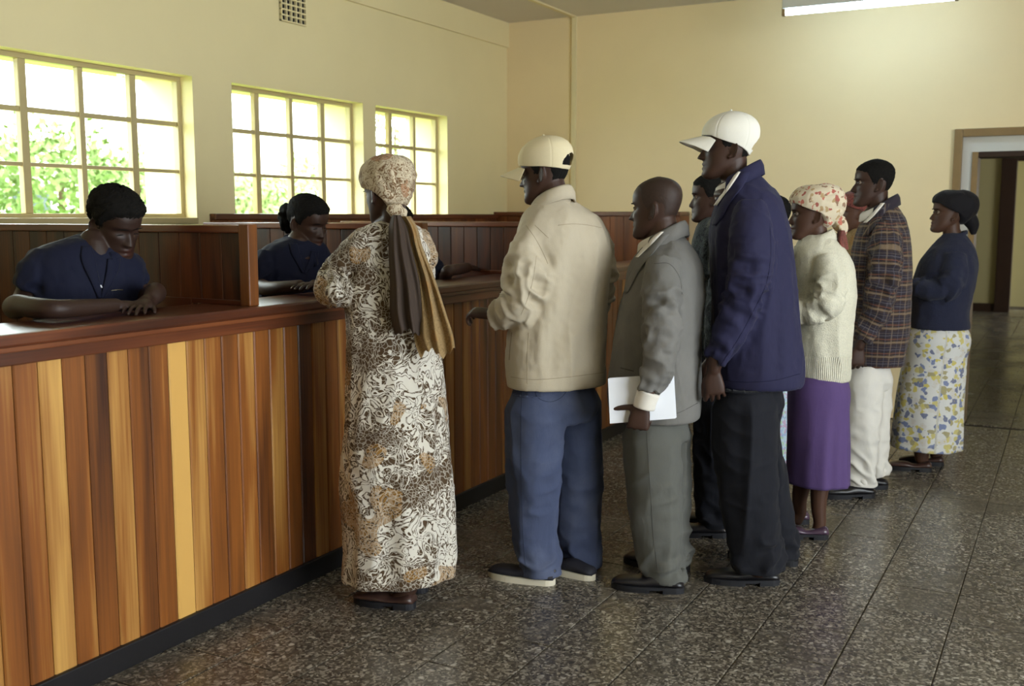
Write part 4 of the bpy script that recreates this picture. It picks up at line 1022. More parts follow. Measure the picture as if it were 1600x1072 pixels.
def knit(name, col, rib=None):
    m, nt, b = new_mat(name); v = coords(nt)
    n = N(nt, 'ShaderNodeTexNoise', {'Vector': v, 'Scale': 5.0, 'Detail': 4.0}); wv = N(nt, 'ShaderNodeTexVoronoi', {'Vector': v, 'Scale': 210.0})
    c = mix(nt, n.outputs[0], [x * .86 for x in col], [min(1, x * 1.1) for x in col]); c = mix(nt, math_n(nt, 'MULTIPLY', wv.outputs['Distance'], .5), c, [x * .55 for x in col])
    nt.links.new(c, b.inputs['Base Color']); b.inputs['Roughness'].default_value = .95; b.inputs['Sheen Weight'].default_value = .06; h = wv.outputs['Distance']
    if rib:
        q = N(nt, 'ShaderNodeSeparateXYZ', {0: N(nt, 'ShaderNodeAttribute', attribute_name='cuv').outputs['Vector']})
        r = math_n(nt, 'MULTIPLY', math_n(nt, 'SINE', math_n(nt, 'MULTIPLY', q.outputs[0], 480.0)), math_n(nt, 'MULTIPLY', math_n(nt, 'LESS_THAN', q.outputs[1], rib), math_n(nt, 'GREATER_THAN', q.outputs[1], .1))); h = math_n(nt, 'ADD', h, math_n(nt, 'MULTIPLY', r, 1.2))
    bump(nt, b, h, .5, .004); return m
M['cream_knit'] = knit('cream_knit', srgb(218, 213, 192), .86)
M['navy_knit'] = knit('navy_knit', srgb(30, 34, 58))
M['purple'] = fabric('purple_skirt_cloth', srgb(86, 66, 112), .8, .12, 460, .25)
M['plaid'] = plaid('brown_navy_plaid')
M['white_trousers'] = fabric('off_white_twill', srgb(216, 212, 204), .85, .04, 460, .25)
M['floral'] = floral('floral_skirt_print', srgb(206, 206, 204), [srgb(190, 178, 96), srgb(96, 112, 158), srgb(150, 140, 90), srgb(200, 196, 190), srgb(84, 92, 130), srgb(196, 180, 70)], 34, 1.0, 1.0)
M['blue_print'] = floral('pale_blue_print', srgb(184, 204, 214), [srgb(150, 170, 210), srgb(190, 150, 180), srgb(170, 200, 150), srgb(140, 160, 190)], 60, .7)
M['flower_scarf'] = floral('cream_scarf_print', srgb(206, 192, 166), [srgb(150, 52, 48), srgb(170, 140, 96), srgb(128, 92, 70), srgb(186, 90, 76)], 44, .45)
M['red_scarf'] = swirl_print('reddish_scarf', srgb(120, 66, 58), srgb(70, 36, 34), srgb(110, 70, 56), 1.5)
M['black_wrap'] = fabric('black_head_wrap', srgb(24, 22, 26), .8, .15, 420, .4)
M['stubble'] = plain('shaved_hair', srgb(52, 38, 31), .55, .3, .3, 90, .3, 300)
M['uniform'] = fabric('navy_uniform', srgb(22, 25, 46), .8, .1, 460, .2)
M['shoe_black'] = plain('black_leather', srgb(26, 24, 27), .35, .5, .2, 18, .1, 120)
M['sole_black'] = plain('black_rubber', srgb(30, 30, 34), .6, .3, .1, 10, .1)
M['shoe_brown'] = plain('brown_leather', srgb(66, 46, 40), .35, .5, .2, 18, .1, 120)
M['shoe_mauve'] = plain('shiny_loafer', srgb(74, 56, 72), .22, .6, .2, 18, .05, 120)
M['sneaker'] = plain('black_sneaker', srgb(36, 35, 42), .7, .3, .15, 20, .2, 200)
M['sole_white'] = plain('white_sole', srgb(206, 198, 178), .6, .3, .08, 15, .1)
M['paper'] = plain('white_paper', srgb(228, 230, 236), .6, .3, .02, 3, 0)
M['metal'] = plain('dull_metal', srgb(150, 140, 120), .35, .5, .1, 20, 0, metal=1.0)
M['button'] = plain('button', srgb(34, 32, 40), .4, .5, .1, 20, 0)
M['stool'] = plain('stool_seat', srgb(36, 30, 28), .5, .4, .1, 10, .1)

def sleeves(*paths, n=28, seed=0.0):
    out = []
    for pts, rr in paths: out.append(limb(pts, rr, n=n, step=.012, cap_round=False))
    return out
NOZ = np.zeros(3)

# ------------------------------------------------------------------ 1: woman in a long printed dress at the counter
p = Person(606, 938, 28)
p.head(604, 301, .0, 42, 10, -2, .97, neck=(606, 352, .01), neck_r=.05)
sil = [(346, 588, 640, .85), (353, 566, 652, .72), (366, 553, 662, .62), (386, 549, 669, .60), (412, 549, 673, .60), (442, 548, 676, .62), (476, 545, 680, .66), (520, 546, 686, .74), (560, 546, 691, .78), (600, 545, 693, .8), (690, 540, 699, .8), (795, 536, 706, .8), (870, 539, 709, .8), (899, 541, 708, .8)]
def dmod(t, ang): return 1 + .045 * sstep(.4, 1, t) * (np.sin(ang * 7 + .6 * math.sin(t * 3)) * .6 + .4 * np.sin(ang * 13 + 1))
L = p.path([(574, 370, -.07, 22), (553, 398, -.06, 26), (533, 428, -.02, 29), (516, 452, ('z', 1.225), 25), (530, 458, ('z', 1.215), 21), (560, 452, ('z', 1.215), 18)])
Rr = p.path([(650, 370, .08, 22), (660, 405, .16, 23), (655, 440, .26, 22), (632, 446, .34, 18), (610, 444, .38, 14)])
_, V, F = cloth(p, 'dress', [loft(p.hem(p.rings(sil, mod=dmod, n=96), .06, .014))] + sleeves(L, Rr), M['dress'], .007, [L, Rr], None, .010, .012, True, 1.0, 2, drape_z=(.6, 1.5))
p.add_core(sil[:9]); p.body.add(*limb(L[0], [.032] * 6, n=12, step=.02)); p.body.add(*limb(Rr[0], [.032] * 5, n=12, step=.02))
hand(p.body, L[0][-1], unit(L[0][-1] - L[0][-2]), (0, 0, 1), R_H, (15, 20, 15)); hand(p.body, Rr[0][-1], unit(Rr[0][-1] - Rr[0][-2]), (0, 0, 1), -R_H, (15, 20, 15))
for (xa, ya, xb, yb) in ((622, 560, 632, 935), (640, 560, 655, 915)): pass
for rows in ([(606, 580, -.05, 30), (622, 780, -.06, 22), (630, 930, -.06, 14), (610, 945, -.05, 13)], [(635, 580, .06, 30), (645, 780, .06, 22), (652, 905, .06, 14), (630, 918, .06, 13)]): p.add_limb(rows, 1.0)
shoe(p, (648, 951), (546, 938), M['shoe_brown'], M['sole_black'], style='slip', length=.255); shoe(p, (667, 925), (580, 912), M['shoe_brown'], M['sole_black'], style='slip', length=.255)
# headscarf: printed wrap gathered at the nape, knot, two long tails
KN = np.array([0.0, -.112, -.052])
def zl(A): return np.interp(np.degrees(np.abs(A)), [0, 40, 70, 95, 120, 150, 180], [.062, .056, .028, .008, -.022, -.062, -.075])
def th(A, U): b = (1 - np.cos(A)) / 2; return .013 + .010 * np.sin(U * PI) + .012 * b * np.sin(U * PI * .8)
def sm(O, n, A, U):
    a = np.arctan2(O[:, 0], O[:, 2] - KN[2]); r = np.linalg.norm(O - KN, axis=1); w = sstep(-.02, -.10, O[:, 1]) * .9 + .25
    f = np.abs(np.sin(a * 8 + 1.2 * np.sin(r * 30))) ; return O + n * (.0055 * w * (f - .5) + .003 * vnoise(O * 40))[:, None]
O, I, full = shell(-PI, PI, 128, zl, 52, th, mod=sm, inner=-.002); V2, F2 = shell_faces(O, I, full)
ws = p.H(V2); i = p.kid('headscarf', ws, F2, M['scarf_print'], True, {'cuv': V2 * np.array([1.0, 1.0, 1.0]) + V2[:, [1, 2, 0]] * .3})
kx = p.P(620, 331, -.105)
mb = MB(); mb.add(*limb([kx + R_H * -.028 + np.array([0, 0, .012]), kx, kx + R_H * .03 + np.array([0, 0, -.004])], [.016, .023, .015], n=16, step=.006)); mb.add(*limb([kx + np.array([0, 0, .022]), kx + np.array([0, 0, -.02])], [.018, .018], n=14, step=.006))
V3, F3 = remesh(mb.v, mb.F, .004); V3 = V3 + vnormals(V3, F3) * (.003 * vnoise(V3 * 60))[:, None]; p.kid('scarf_knot', V3, F3, M['scarf_print'], True, {'cuv': V3}, i)
ribbon(p, [(336, 612, 626, -.12), (352, 608, 634, -.13), (385, 607, 642, -.16), (440, 609, 655, -.18), (500, 611, 659, -.19), (519, 616, 660, -.19)], M['scarf_brown'], 'scarf_tail', .005, 2.5, .013, .4, .4)
ribbon(p, [(338, 626, 642, -.10), (352, 634, 650, -.105), (385, 640, 660, -.12), (437, 650, 680, -.15), (490, 650, 697, -.165), (532, 648, 709, -.175), (552, 656, 711, -.175)], M['scarf_gold'], 'scarf_tail', .005, 2.8, .015, 1.9, .6)
p.finish('woman in a long brown and white printed dress and headscarf leaning on the counter', SK[0])

# ------------------------------------------------------------------ 2: man in beige jacket, cream cap and jeans
p = Person(858, 898, 35)
p.head(851, 270, 0, 66, 7, 0, 1.0, neck=(862, 318, .01), neck_r=.056, nose=1.2)
sil = [(312, 846, 890, .9), (321, 834, 904, .76), (333, 821, 926, .64), (350, 812, 942, .6), (372, 808, 951, .6), (412, 807, 955, .6), (460, 803, 953, .62), (510, 797, 950, .65), (560, 793, 949, .68), (601, 794, 947, .7)]
L = p.path([(840, 352, -.07, 24), (826, 396, -.11, 32), (820, 440, -.13, 34), (812, 474, -.12, 32), (792, 490, -.07, 26), (770, 492, -.01, 19)])
Rr = p.path([(918, 352, .08, 24), (932, 396, .15, 28), (934, 450, .22, 28), (915, 487, .3, 24), (880, 494, .36, 18)])
def jm(t, ang): return 1 - .02 * sstep(.93, 1, t)
ji, V, F = cloth(p, 'jacket', [loft(p.hem(p.rings(sil, mod=jm), .06, .016))] + sleeves(L, Rr), M['beige'], .0065, [L, Rr], None, .015, .015, False, 2.0, 2, [(p.P(870, 460, -.15), p.P(905, 360) - p.P(850, 560), 0.26, .010, 42, .5)])
p.add_core(sil)
for q in (L, Rr): p.body.add(*limb(q[0], [.032] * len(q[0]), n=12, step=.02))
hand(p.body, L[0][-1] * 1.0, -R_H * .9 + F_H * .35 + np.array([0, 0, .1]), (-.35 * F_H + np.array([0, 0, .9])), F_H, (35, 45, 30), scale=.95)
hand(p.body, Rr[0][-1], -R_H * .9 + F_H * .3, (0, 0, 1), -F_H, (35, 45, 30))
collar(p, 'collar', p.P(864, 316, .0), .070, .076, 45, M['beige'], .036, .052, 30, .030, .016, parent=ji)
for pix in ([(822, 352), (836, 372), (850, 398), (856, 412)], [(836, 352), (857, 372)]): seam(p, V, F, pix, M['beige_seam'], ji)
seam(p, V, F, [(872, 352), (890, 350), (920, 352), (940, 356)], M['beige_seam'], ji)
seam(p, V, F, [(838, 400), (832, 440), (820, 478), (814, 492)], M['beige_seam'], ji)
seam(p, V, F, [(798, 589), (830, 593), (880, 590), (944, 582)], M['beige_seam'], ji)
seam(p, V, F, [(826, 520), (824, 560), (824, 600)], M['beige_seam'], ji)
seam(p, V, F, [(800, 520), (797, 545), (796, 562)], M['beige_seam'], ji, 'pocket_zip', .0022)
ti, V, F = trousers(p, [[(608, 793, 888, -.06), (640, 793, 884, -.07), (686, 794, 877, -.07), (750, 796, 872, -.07), (793, 799, 869, -.07), (850, 805, 868, -.07), (878, 810, 873, -.07), (897, 814, 878, -.07)], [(608, 860, 936, .09), (686, 868, 938, .09), (740, 870, 938, .09), (793, 871, 937, .09), (850, 874, 939, .09), (868, 877, 941, .09), (884, 878, 941, .09)]],
                    [(556, 800, 936, .72), (600, 797, 936, .74), (635, 800, 934, .74), (655, 812, 925, .7)], M['jeans'], 2.0, 604)
seam(p, V, F, [(815, 612), (814, 680), (815, 760), (818, 850), (822, 895)], M['jeans_seam'], ti); seam(p, V, F, [(836, 609), (838, 618), (858, 628), (882, 616), (886, 609)], M['jeans_seam'], ti, 'pocket_stitching')
shoe(p, (866, 914), (770, 899), M['sneaker'], M['sole_white'], style='sneaker', length=.295, sole=.025); shoe(p, (928, 907), (850, 886), M['sneaker'], M['sole_white'], style='sneaker', length=.295, sole=.025)
short_hair(p, thick=.004, seed=2); cap_hat(p, M['cap_beige'], front=.038, back=.0)
p.finish('man in a beige jacket, cream cap and faded blue jeans standing at the counter', SK[0])

# ------------------------------------------------------------------ 3: bald man in grey jacket holding papers
p = Person(1022, 908, 66)
p.head(1025, 326, 0, 62, 2, 0, 1.0, neck=(1034, 372, .0), neck_r=.058, age=1, nose=1.25)
sil = [(358, 1022, 1060, .95), (368, 1014, 1072, .9), (386, 1003, 1086, .85), (405, 990, 1096, .82), (456, 973, 1101, .85), (534, 958, 1098, .9), (587, 952, 1095, .95), (636, 954, 1093, .95), (651, 957, 1091, .95)]
L = p.path([(1036, 408, -.15, 26), (1035, 446, -.19, 31), (1034, 500, -.235, 30), (1032, 545, -.25, 28), (1026, 580, -.255, 25), (1013, 613, -.255, 20)])
Rr = p.path([(1045, 408, .16, 26), (1042, 480, .2, 28), (1015, 560, .2, 24), (990, 600, .16, 18)])
ji, V, F = cloth(p, 'jacket', [loft(p.hem(p.rings(sil), .06, .016))] + sleeves(L, Rr), M['grey_jacket'], .0065, [L, Rr], None, .011, .011, False, 5.0, 2)
p.add_core(sil)
wr = p.P(1004, 632, -.25)
p.body.add(*limb(L[0] + [wr], [.032] * 4 + [.028, .024, .024], n=12, step=.02)); p.body.add(*limb(Rr[0], [.03] * 4, n=12, step=.02))
hand(p.body, wr, np.array([0, 0, -1.0]) - R_H * .18, -F_H - R_H * .15, -R_H, (72, 75, 45), thumb=(78, 70), scale=1.0); hand(p.body, Rr[0][-1], -R_H - np.array([0, 0, .8]), F_H, R_H, (30, 40, 30))
cV, cF = limb([p.P(1014, 612, -.255), p.P(1010, 622, -.253), p.P(1006, 637, -.25)], [.044, .043, .042], n=24, step=.006, cap_round=False); ci = p.kid('shirt_cuff', cV, cF, M['shirt_white'])
collar(p, 'shirt_collar', p.P(1031, 368, .0), .064, .074, 70, M['shirt_white'], .036, .04, 14, .004, .012, front_drop=.05)
ci = collar(p, 'collar', p.P(1035, 370, .0), .075, .086, 66, M['grey_jacket'], .034, .055, 72, .028, .018, parent=ji, front_drop=.055)
CV, CF = with_kid(p, V, F, ci)
patch(p, CV, CF, [(362, 1029, 1037), (376, 1015, 1024), (390, 1002, 1010), (402, 993, 997)], M['shirt_white'], 'shirt_front', None, .010)
patch(p, CV, CF, [(366, 1034, 1046), (380, 1021, 1034), (394, 1008, 1022), (412, 994, 1006), (440, 981, 990), (458, 975, 980)], M['grey_jacket'], 'lapel', ji, .012)
seam(p, V, F, [(1022, 412), (1045, 412), (1060, 430), (1066, 460)], M['grey_seam'], ji); seam(p, V, F, [(962, 640), (1000, 645), (1054, 647), (1090, 630)], M['grey_seam'], ji); seam(p, V, F, [(970, 575), (990, 580)], M['grey_seam'], ji, 'pocket_flap', .002)
ti, V, F = trousers(p, [[(640, 972, 1062, -.07), (700, 974, 1062, -.07), (757, 978, 1063, -.07), (800, 984, 1064, -.07), (849, 992, 1066, -.07), (885, 1003, 1069, -.07), (894, 1005, 1074, -.07), (905, 1007, 1076, -.07)], [(640, 990, 1080, .07), (700, 992, 1079, .07), (757, 995, 1078, .07), (849, 1010, 1077, .07), (878, 1014, 1080, .07)]],
                    [(600, 972, 1084, .9), (640, 972, 1082, .92), (668, 976, 1080, .92), (685, 985, 1074, .9)], M['grey_trousers'], 5.0, 652)
seam(p, V, F, [(1010, 665), (1013, 720), (1017, 780), (1022, 850), (1028, 890)], M['grey_seam'], ti)
shoe(p, (1068, 926), (960, 917), M['shoe_black'], M['sole_black'], length=.29); shoe(p, (1077, 893), (978, 878), M['shoe_black'], M['sole_black'], length=.29)
short_hair(p, .086, .062, -.05, .0012, M['stubble'], seed=3)
p.finish('bald man in a worn grey jacket holding white papers at his side', SK[0])
# the papers in his hand
def papers():
    o = empty('paper_sheets', p.base + p.P(1003, 662, -.22), label='white paper sheets held low by the bald man in grey', cat='papers')
    c = [(950, 592), (953, 662), (1055, 654), (1051, 586)]
    for k in range(4):
        mb = MB(); q = np.array([p.base + p.P(x + k * .7, y - k * .5, -.222 + k * .003) for x, y in c]); n = F_H * .0012
        V = np.concatenate([q, q + n]) - origin_of(o); mb.add(V, [(0, 1, 2, 3), (7, 6, 5, 4), (0, 4, 5, 1), (1, 5, 6, 2), (2, 6, 7, 3), (3, 7, 4, 0)]); mb.build('sheet', M['paper'], o)
papers()

# ------------------------------------------------------------------ 4: tall man in navy jacket and white cap
p = Person(1168, 903, 70)
p.head(1136, 232, 0, 86, 0, 0, 1.0, neck=(1150, 278, .0), neck_r=.058, nose=1.25)
sil = [(264, 1143, 1178, .95), (274, 1138, 1188, .9), (290, 1130, 1203, .85), (310, 1121, 1220, .82), (345, 1111, 1233, .78), (400, 1109, 1240, .80), (450, 1110, 1245, .82), (520, 1111, 1251, .88), (572, 1113, 1256, .92), (600, 1115, 1253, .95)]
L = p.path([(1172, 322, -.14, 26), (1174, 365, -.19, 34), (1170, 420, -.21, 35), (1159, 470, -.20, 31), (1139, 520, -.19, 26), (1118, 564, -.18, 19)])
Rr = p.path([(1180, 322, .16, 26), (1165, 420, .2, 28), (1145, 500, .2, 24), (1128, 560, .2, 18)])
ji, V, F = cloth(p, 'jacket', [loft(p.hem(p.rings(sil), .06, .016))] + sleeves(L, Rr), M['navy'], .0065, [L, Rr], None, .012, .010, False, 9.0, 2)
p.add_core(sil); wr = p.P(1115, 580, -.178)
p.body.add(*limb(L[0] + [wr], [.032] * 6 + [.025], n=12, step=.02)); p.body.add(*limb(Rr[0], [.03] * 4, n=12, step=.02))
hand(p.body, wr, np.array([0, 0, -1.0]) + R_H * .1, -F_H - R_H * .1, -R_H, (28, 38, 25), thumb=(30, 5), scale=.95); hand(p.body, Rr[0][-1], (0, 0, -1), F_H, -R_H, (30, 40, 30))
collar(p, 'shirt_collar', p.P(1149, 277, .0), .062, .068, 78, M['shirt_white'], .034, .04, 12, .0, .008, front_drop=.06)
ci = collar(p, 'collar', p.P(1151, 277, .0), .075, .088, 74, M['navy'], .036, .055, 70, .030, .018, parent=ji, front_drop=.06)
CV, CF = with_kid(p, V, F, ci)
patch(p, CV, CF, [(268, 1151, 1158), (284, 1141, 1148), (302, 1128, 1134), (321, 1116, 1120)], M['shirt_white'], 'shirt_front', None, .012)
patch(p, CV, CF, [(268, 1157, 1172), (284, 1147, 1166), (300, 1137, 1154), (318, 1126, 1140), (338, 1118, 1130), (352, 1112, 1118)], M['navy'], 'lapel', ji, .014)
seam(p, V, F, [(1203, 353), (1204, 400), (1198, 440), (1175, 490), (1150, 535), (1126, 570)], M['navy_seam'], ji); seam(p, V, F, [(1112, 592), (1160, 597), (1212, 594), (1250, 584)], M['navy_seam'], ji)
ti, V, F = trousers(p, [[(600, 1118, 1215, -.08), (660, 1115, 1211, -.08), (708, 1116, 1209, -.08), (763, 1125, 1211, -.08), (846, 1140, 1217, -.08), (874, 1146, 1222, -.08), (888, 1147, 1224, -.08)], [(600, 1132, 1229, .08), (640, 1136, 1220, .08), (670, 1140, 1215, .08), (725, 1150, 1226, .08), (780, 1165, 1236, .08), (846, 1178, 1245, .08), (866, 1180, 1248, .08)]],
                    [(560, 1118, 1238, .9), (600, 1118, 1230, .92), (625, 1118, 1224, .92), (645, 1124, 1216, .9)], M['black_trousers'], 9.0, 601)
shoe(p, (1217, 913), (1102, 908), M['shoe_black'], M['sole_black'], length=.30); shoe(p, (1246, 884), (1130, 868), M['shoe_black'], M['sole_black'], length=.30)
short_hair(p, thick=.004, seed=4); cap_hat(p, M['cap_white'], front=.050, back=-.028)
p.finish('tall man in a navy blue jacket, black trousers and white cap', SK[0])

# ------------------------------------------------------------------ 5: woman in cream cardigan and purple skirt
p = Person(1272, 832, 78)
p.head(1267, 335, 0, 86, 2, 0, .95, neck=(1274, 375, .0), neck_r=.050, closed=0)
sil = [(366, 1257, 1297, .95), (375, 1250, 1306, .9), (388, 1244, 1318, .85), (413, 1240, 1331, .85), (451, 1240, 1337, .9), (500, 1243, 1334, .92), (545, 1243, 1330, .95), (578, 1246, 1329, .95), (592, 1248, 1327, .95)]
L = p.path([(1292, 402, -.13, 19), (1296, 438, -.17, 24), (1291, 472, -.18, 24), (1268, 488, -.15, 20), (1240, 484, -.09, 15)])
Rr = p.path([(1296, 402, .13, 19), (1296, 440, .17, 22), (1285, 475, .17, 20), (1250, 482, .1, 15)])
def rib(t, ang): return 1 - .03 * sstep(.82, .9, t)
ji, V, F = cloth(p, 'cardigan', [loft(p.hem(p.rings(sil, mod=rib), .06, .014))] + sleeves(L, Rr), M['cream_knit'], .006, [L, Rr], None, .009, .012, False, 12.0, 1)
p.add_core(sil)
for q in (L, Rr): p.body.add(*limb(q[0], [.028] * len(q[0]), n=12, step=.02))
hand(p.body, L[0][-1], -R_H + F_H * .5, (0, 0, 1), F_H, (30, 40, 30), scale=.88); hand(p.body, Rr[0][-1], -R_H - F_H * .3, (0, 0, 1), -F_H, (30, 40, 30), scale=.88)
collar(p, 'collar', p.P(1273, 373, .0), .066, .076, 78, M['cream_knit'], .030, .055, 24, .012, .024, parent=ji, front_drop=.045)
skirt(p, [(560, 1258, 1314, .95), (580, 1252, 1318, .95), (594, 1237, 1324, .95), (606, 1233, 1326, .95), (640, 1232, 1326, .95), (700, 1231, 1327, .95), (753, 1230, 1327, .95)], M['purple'], pleats=5, amp=.055, seed=1)
for rows in ([(1284, 640, -.06, 22), (1281, 756, -.07, 15), (1279, 795, -.07, 11.5), (1280, 822, -.07, 9.5), (1272, 838, -.07, 9)], [(1262, 640, .06, 22), (1253, 756, .06, 14), (1249, 785, .06, 11), (1250, 802, .06, 9.5), (1244, 814, .06, 9)]): p.add_limb(rows, 1.0)
shoe(p, (1294, 842), (1230, 838), M['shoe_mauve'], M['sole_black'], style='slip', length=.25, width=.043); shoe(p, (1264, 818), (1200, 814), M['shoe_mauve'], M['sole_black'], style='slip', length=.25, width=.043)
KN5 = np.array([0, -.12, -.04])
def zl(A): return np.interp(np.degrees(np.abs(A)), [0, 40, 70, 95, 120, 150, 180], [.058, .052, .030, .012, -.02, -.058, -.07])
def th(A, U): b = (1 - np.cos(A)) / 2; return .012 + .014 * np.sin(U * PI) + .034 * b ** 2 * np.sin(U * PI * .75)
def sm5(O, n, A, U):
    a = np.arctan2(O[:, 0], O[:, 2] - KN5[2]); w = sstep(.0, -.10, O[:, 1]) + .2; return O + n * (.009 * w * (np.abs(np.sin(a * 6 + 2 * vnoise(O * 18))) - .5) + .003 * vnoise(O * 35))[:, None]
O, I, full = shell(-PI, PI, 112, zl, 46, th, mod=sm5, inner=-.002); V2, F2 = shell_faces(O, I, full); i = p.kid('headscarf', p.H(V2), F2, M['flower_scarf'], True, {'cuv': V2 + V2[:, [1, 2, 0]] * .2})
a, b, c = p.P(1310, 345, .0), p.P(1316, 357, -.01), p.P(1318, 368, -.01); V3, F3 = limb([a, b, c], [.034, .028, .012], n=20, step=.005, mod=lambda t, an: 1 + .12 * np.sin(an * 5)); p.kid('scarf_knot', V3, F3, M['flower_scarf'], True, {'cuv': V3}, i)
ribbon(p, [(360, 1310, 1320, -.03), (375, 1306, 1324, -.03), (390, 1306, 1326, -.04)], M['red_scarf'], 'scarf_tail', .005, 1.5, .006, .3)
p.finish('woman in a cream knitted cardigan, purple skirt and flowered headscarf', SK[1])

# ------------------------------------------------------------------ 6: man in plaid jacket and off-white trousers
p = Person(1352, 770, 72)
p.head(1364, 287, 0, 84, 0, 0, 1.0, neck=(1373, 320, .0), neck_r=.057, nose=1.2)
sil = [(316, 1364, 1392, .95), (324, 1360, 1402, .9), (340, 1351, 1413, .85), (360, 1341, 1420, .82), (400, 1331, 1424, .82), (472, 1328, 1421, .85), (530, 1328, 1417, .9), (569, 1330, 1410, .92)]
L = p.path([(1384, 350, -.13, 19), (1384, 390, -.18, 24), (1380, 440, -.20, 24), (1368, 490, -.19, 20), (1347, 530, -.17, 14)])
Rr = p.path([(1388, 350, .14, 19), (1376, 430, .18, 21), (1360, 490, .18, 18), (1345, 530, .16, 14)])
ji, V, F = cloth(p, 'jacket', [loft(p.hem(p.rings(sil), .06, .016))] + sleeves(L, Rr), M['plaid'], .0075, [L, Rr], None, .011, .013, False, 14.0, 2)
p.add_core(sil); wr = p.P(1342, 543, -.165)
p.body.add(*limb(L[0] + [wr], [.03] * 5 + [.026], n=12, step=.02)); p.body.add(*limb(Rr[0], [.03] * 4, n=12, step=.02))
hand(p.body, wr, np.array([0, 0, -1.0]) - R_H * .05, -F_H, -R_H, (35, 40, 30), thumb=(30, 5), scale=.95); hand(p.body, Rr[0][-1], (0, 0, -1), F_H, -R_H, (30, 40, 30))
collar(p, 'shirt_collar', p.P(1370, 321, .0), .062, .072, 78, M['shirt_white'], .034, .04, 12, .0, .012, front_drop=.06); ci = collar(p, 'collar', p.P(1374, 322, .0), .074, .085, 74, M['plaid'], .034, .055, 70, .028, .018, parent=ji, front_drop=.06)
CV, CF = with_kid(p, V, F, ci)
patch(p, CV, CF, [(317, 1377, 1383), (328, 1368, 1374), (340, 1357, 1363), (348, 1350, 1354)], M['shirt_white'], 'shirt_front', None, .012)
patch(p, CV, CF, [(318, 1382, 1392), (330, 1373, 1384), (342, 1363, 1376), (352, 1358, 1369), (368, 1348, 1356)], M['plaid'], 'lapel', ji, .014)
ti, V, F = trousers(p, [[(566, 1326, 1380, -.06), (640, 1322, 1376, -.06), (700, 1320, 1370, -.06), (740, 1319, 1368, -.06), (757, 1319, 1370, -.06)], [(566, 1342, 1392, .07), (644, 1347, 1389, .07), (700, 1350, 1387, .07), (742, 1351, 1388, .07)]],
                    [(530, 1332, 1404, .9), (570, 1328, 1396, .92), (590, 1328, 1392, .92), (605, 1334, 1386, .9)], M['white_trousers'], 14.0, 570)
shoe(p, (1366, 777), (1293, 777), M['shoe_black'], M['sole_black'], length=.29); shoe(p, (1387, 764), (1310, 760), M['shoe_black'], M['sole_black'], length=.29)
short_hair(p, .066, .045, -.06, .005, seed=6)
p.finish('man in a dark plaid jacket and off-white trousers with short black hair', SK[0])

# ------------------------------------------------------------------ 7: woman in navy cardigan and floral skirt, last in line
p = Person(1432, 729, 80)
p.head(1482, 334, 0, 86, -4, 0, .95, neck=(1488, 368, .0), neck_r=.052)
sil = [(364, 1476, 1508, .95), (373, 1467, 1514, .9), (386, 1455, 1520, .85), (402, 1442, 1523, .85), (430, 1432, 1522, .88), (465, 1427, 1514, .9), (485, 1425, 1510, .92), (512, 1424, 1511, .95)]
L = p.path([(1492, 398, -.14, 17), (1490, 428, -.18, 20), (1476, 452, -.18, 19), (1448, 453, -.13, 15), (1428, 447, -.06, 12)])
Rr = p.path([(1494, 398, .14, 17), (1488, 430, .18, 19), (1465, 455, .17, 17), (1435, 452, .08, 13)])
ji, V, F = cloth(p, 'cardigan', [loft(p.hem(p.rings(sil), .06, .014))] + sleeves(L, Rr), M['navy_knit'], .0075, [L, Rr], None, .009, .011, False, 17.0, 2)
p.add_core(sil)
for q in (L, Rr): p.body.add(*limb(q[0], [.028] * len(q[0]), n=12, step=.02))
hand(p.body, L[0][-1], -R_H + F_H * .7, (0, 0, 1), F_H, (30, 40, 30), scale=.88); hand(p.body, Rr[0][-1], -R_H - F_H * .5, (0, 0, 1), -F_H, (30, 40, 30), scale=.88)
collar(p, 'neckband', p.P(1489, 368, .0), .062, .070, 80, M['navy_knit'], .016, .016, 12, .012, .006, parent=ji, front_drop=.03)
skirt(p, [(490, 1440, 1496, .95), (505, 1433, 1502, .95), (514, 1424, 1509, .95), (560, 1415, 1507, .95), (620, 1403, 1503, .95), (680, 1396, 1500, .95), (697, 1394, 1499, .95)], M['floral'], pleats=6, amp=.045, seed=2)
for rows in ([(1445, 620, -.06, 18), (1441, 697, -.06, 13), (1440, 715, -.06, 10.5), (1441, 726, -.06, 8.5), (1436, 735, -.06, 8)], [(1466, 620, .06, 18), (1463, 697, .06, 11), (1463, 712, .06, 9.5), (1462, 720, .06, 8), (1456, 726, .06, 8)]): p.add_limb(rows, 1.0)
shoe(p, (1455, 737), (1386, 732), M['shoe_brown'], M['sole_black'], style='slip', length=.25, width=.043); shoe(p, (1474, 728), (1400, 722), M['shoe_brown'], M['sole_black'], style='slip', length=.25, width=.043)
def zl(A): return np.interp(np.degrees(np.abs(A)), [0, 40, 70, 95, 120, 150, 180], [.062, .056, .032, .012, -.015, -.05, -.06])
def th(A, U): b = (1 - np.cos(A)) / 2; return .016 + .014 * np.sin(U * PI) + .04 * b ** 2 * np.sin(U * PI * .8)
O, I, full = shell(-PI, PI, 96, zl, 40, th, mod=lambda O, n, A, U: O + n * (.004 * vnoise(O * 32))[:, None], inner=-.002); V2, F2 = shell_faces(O, I, full); i = p.kid('head_wrap', p.H(V2), F2, M['black_wrap'])
V3, F3 = limb([p.P(1512, 338, 0), p.P(1520, 352, 0), p.P(1521, 364, 0)], [.045, .036, .018], n=18, step=.006); p.kid('wrap_bun', V3, F3, M['black_wrap'], True, None, i)
p.finish('woman in a navy cardigan and floral skirt, last in the queue', SK[1])

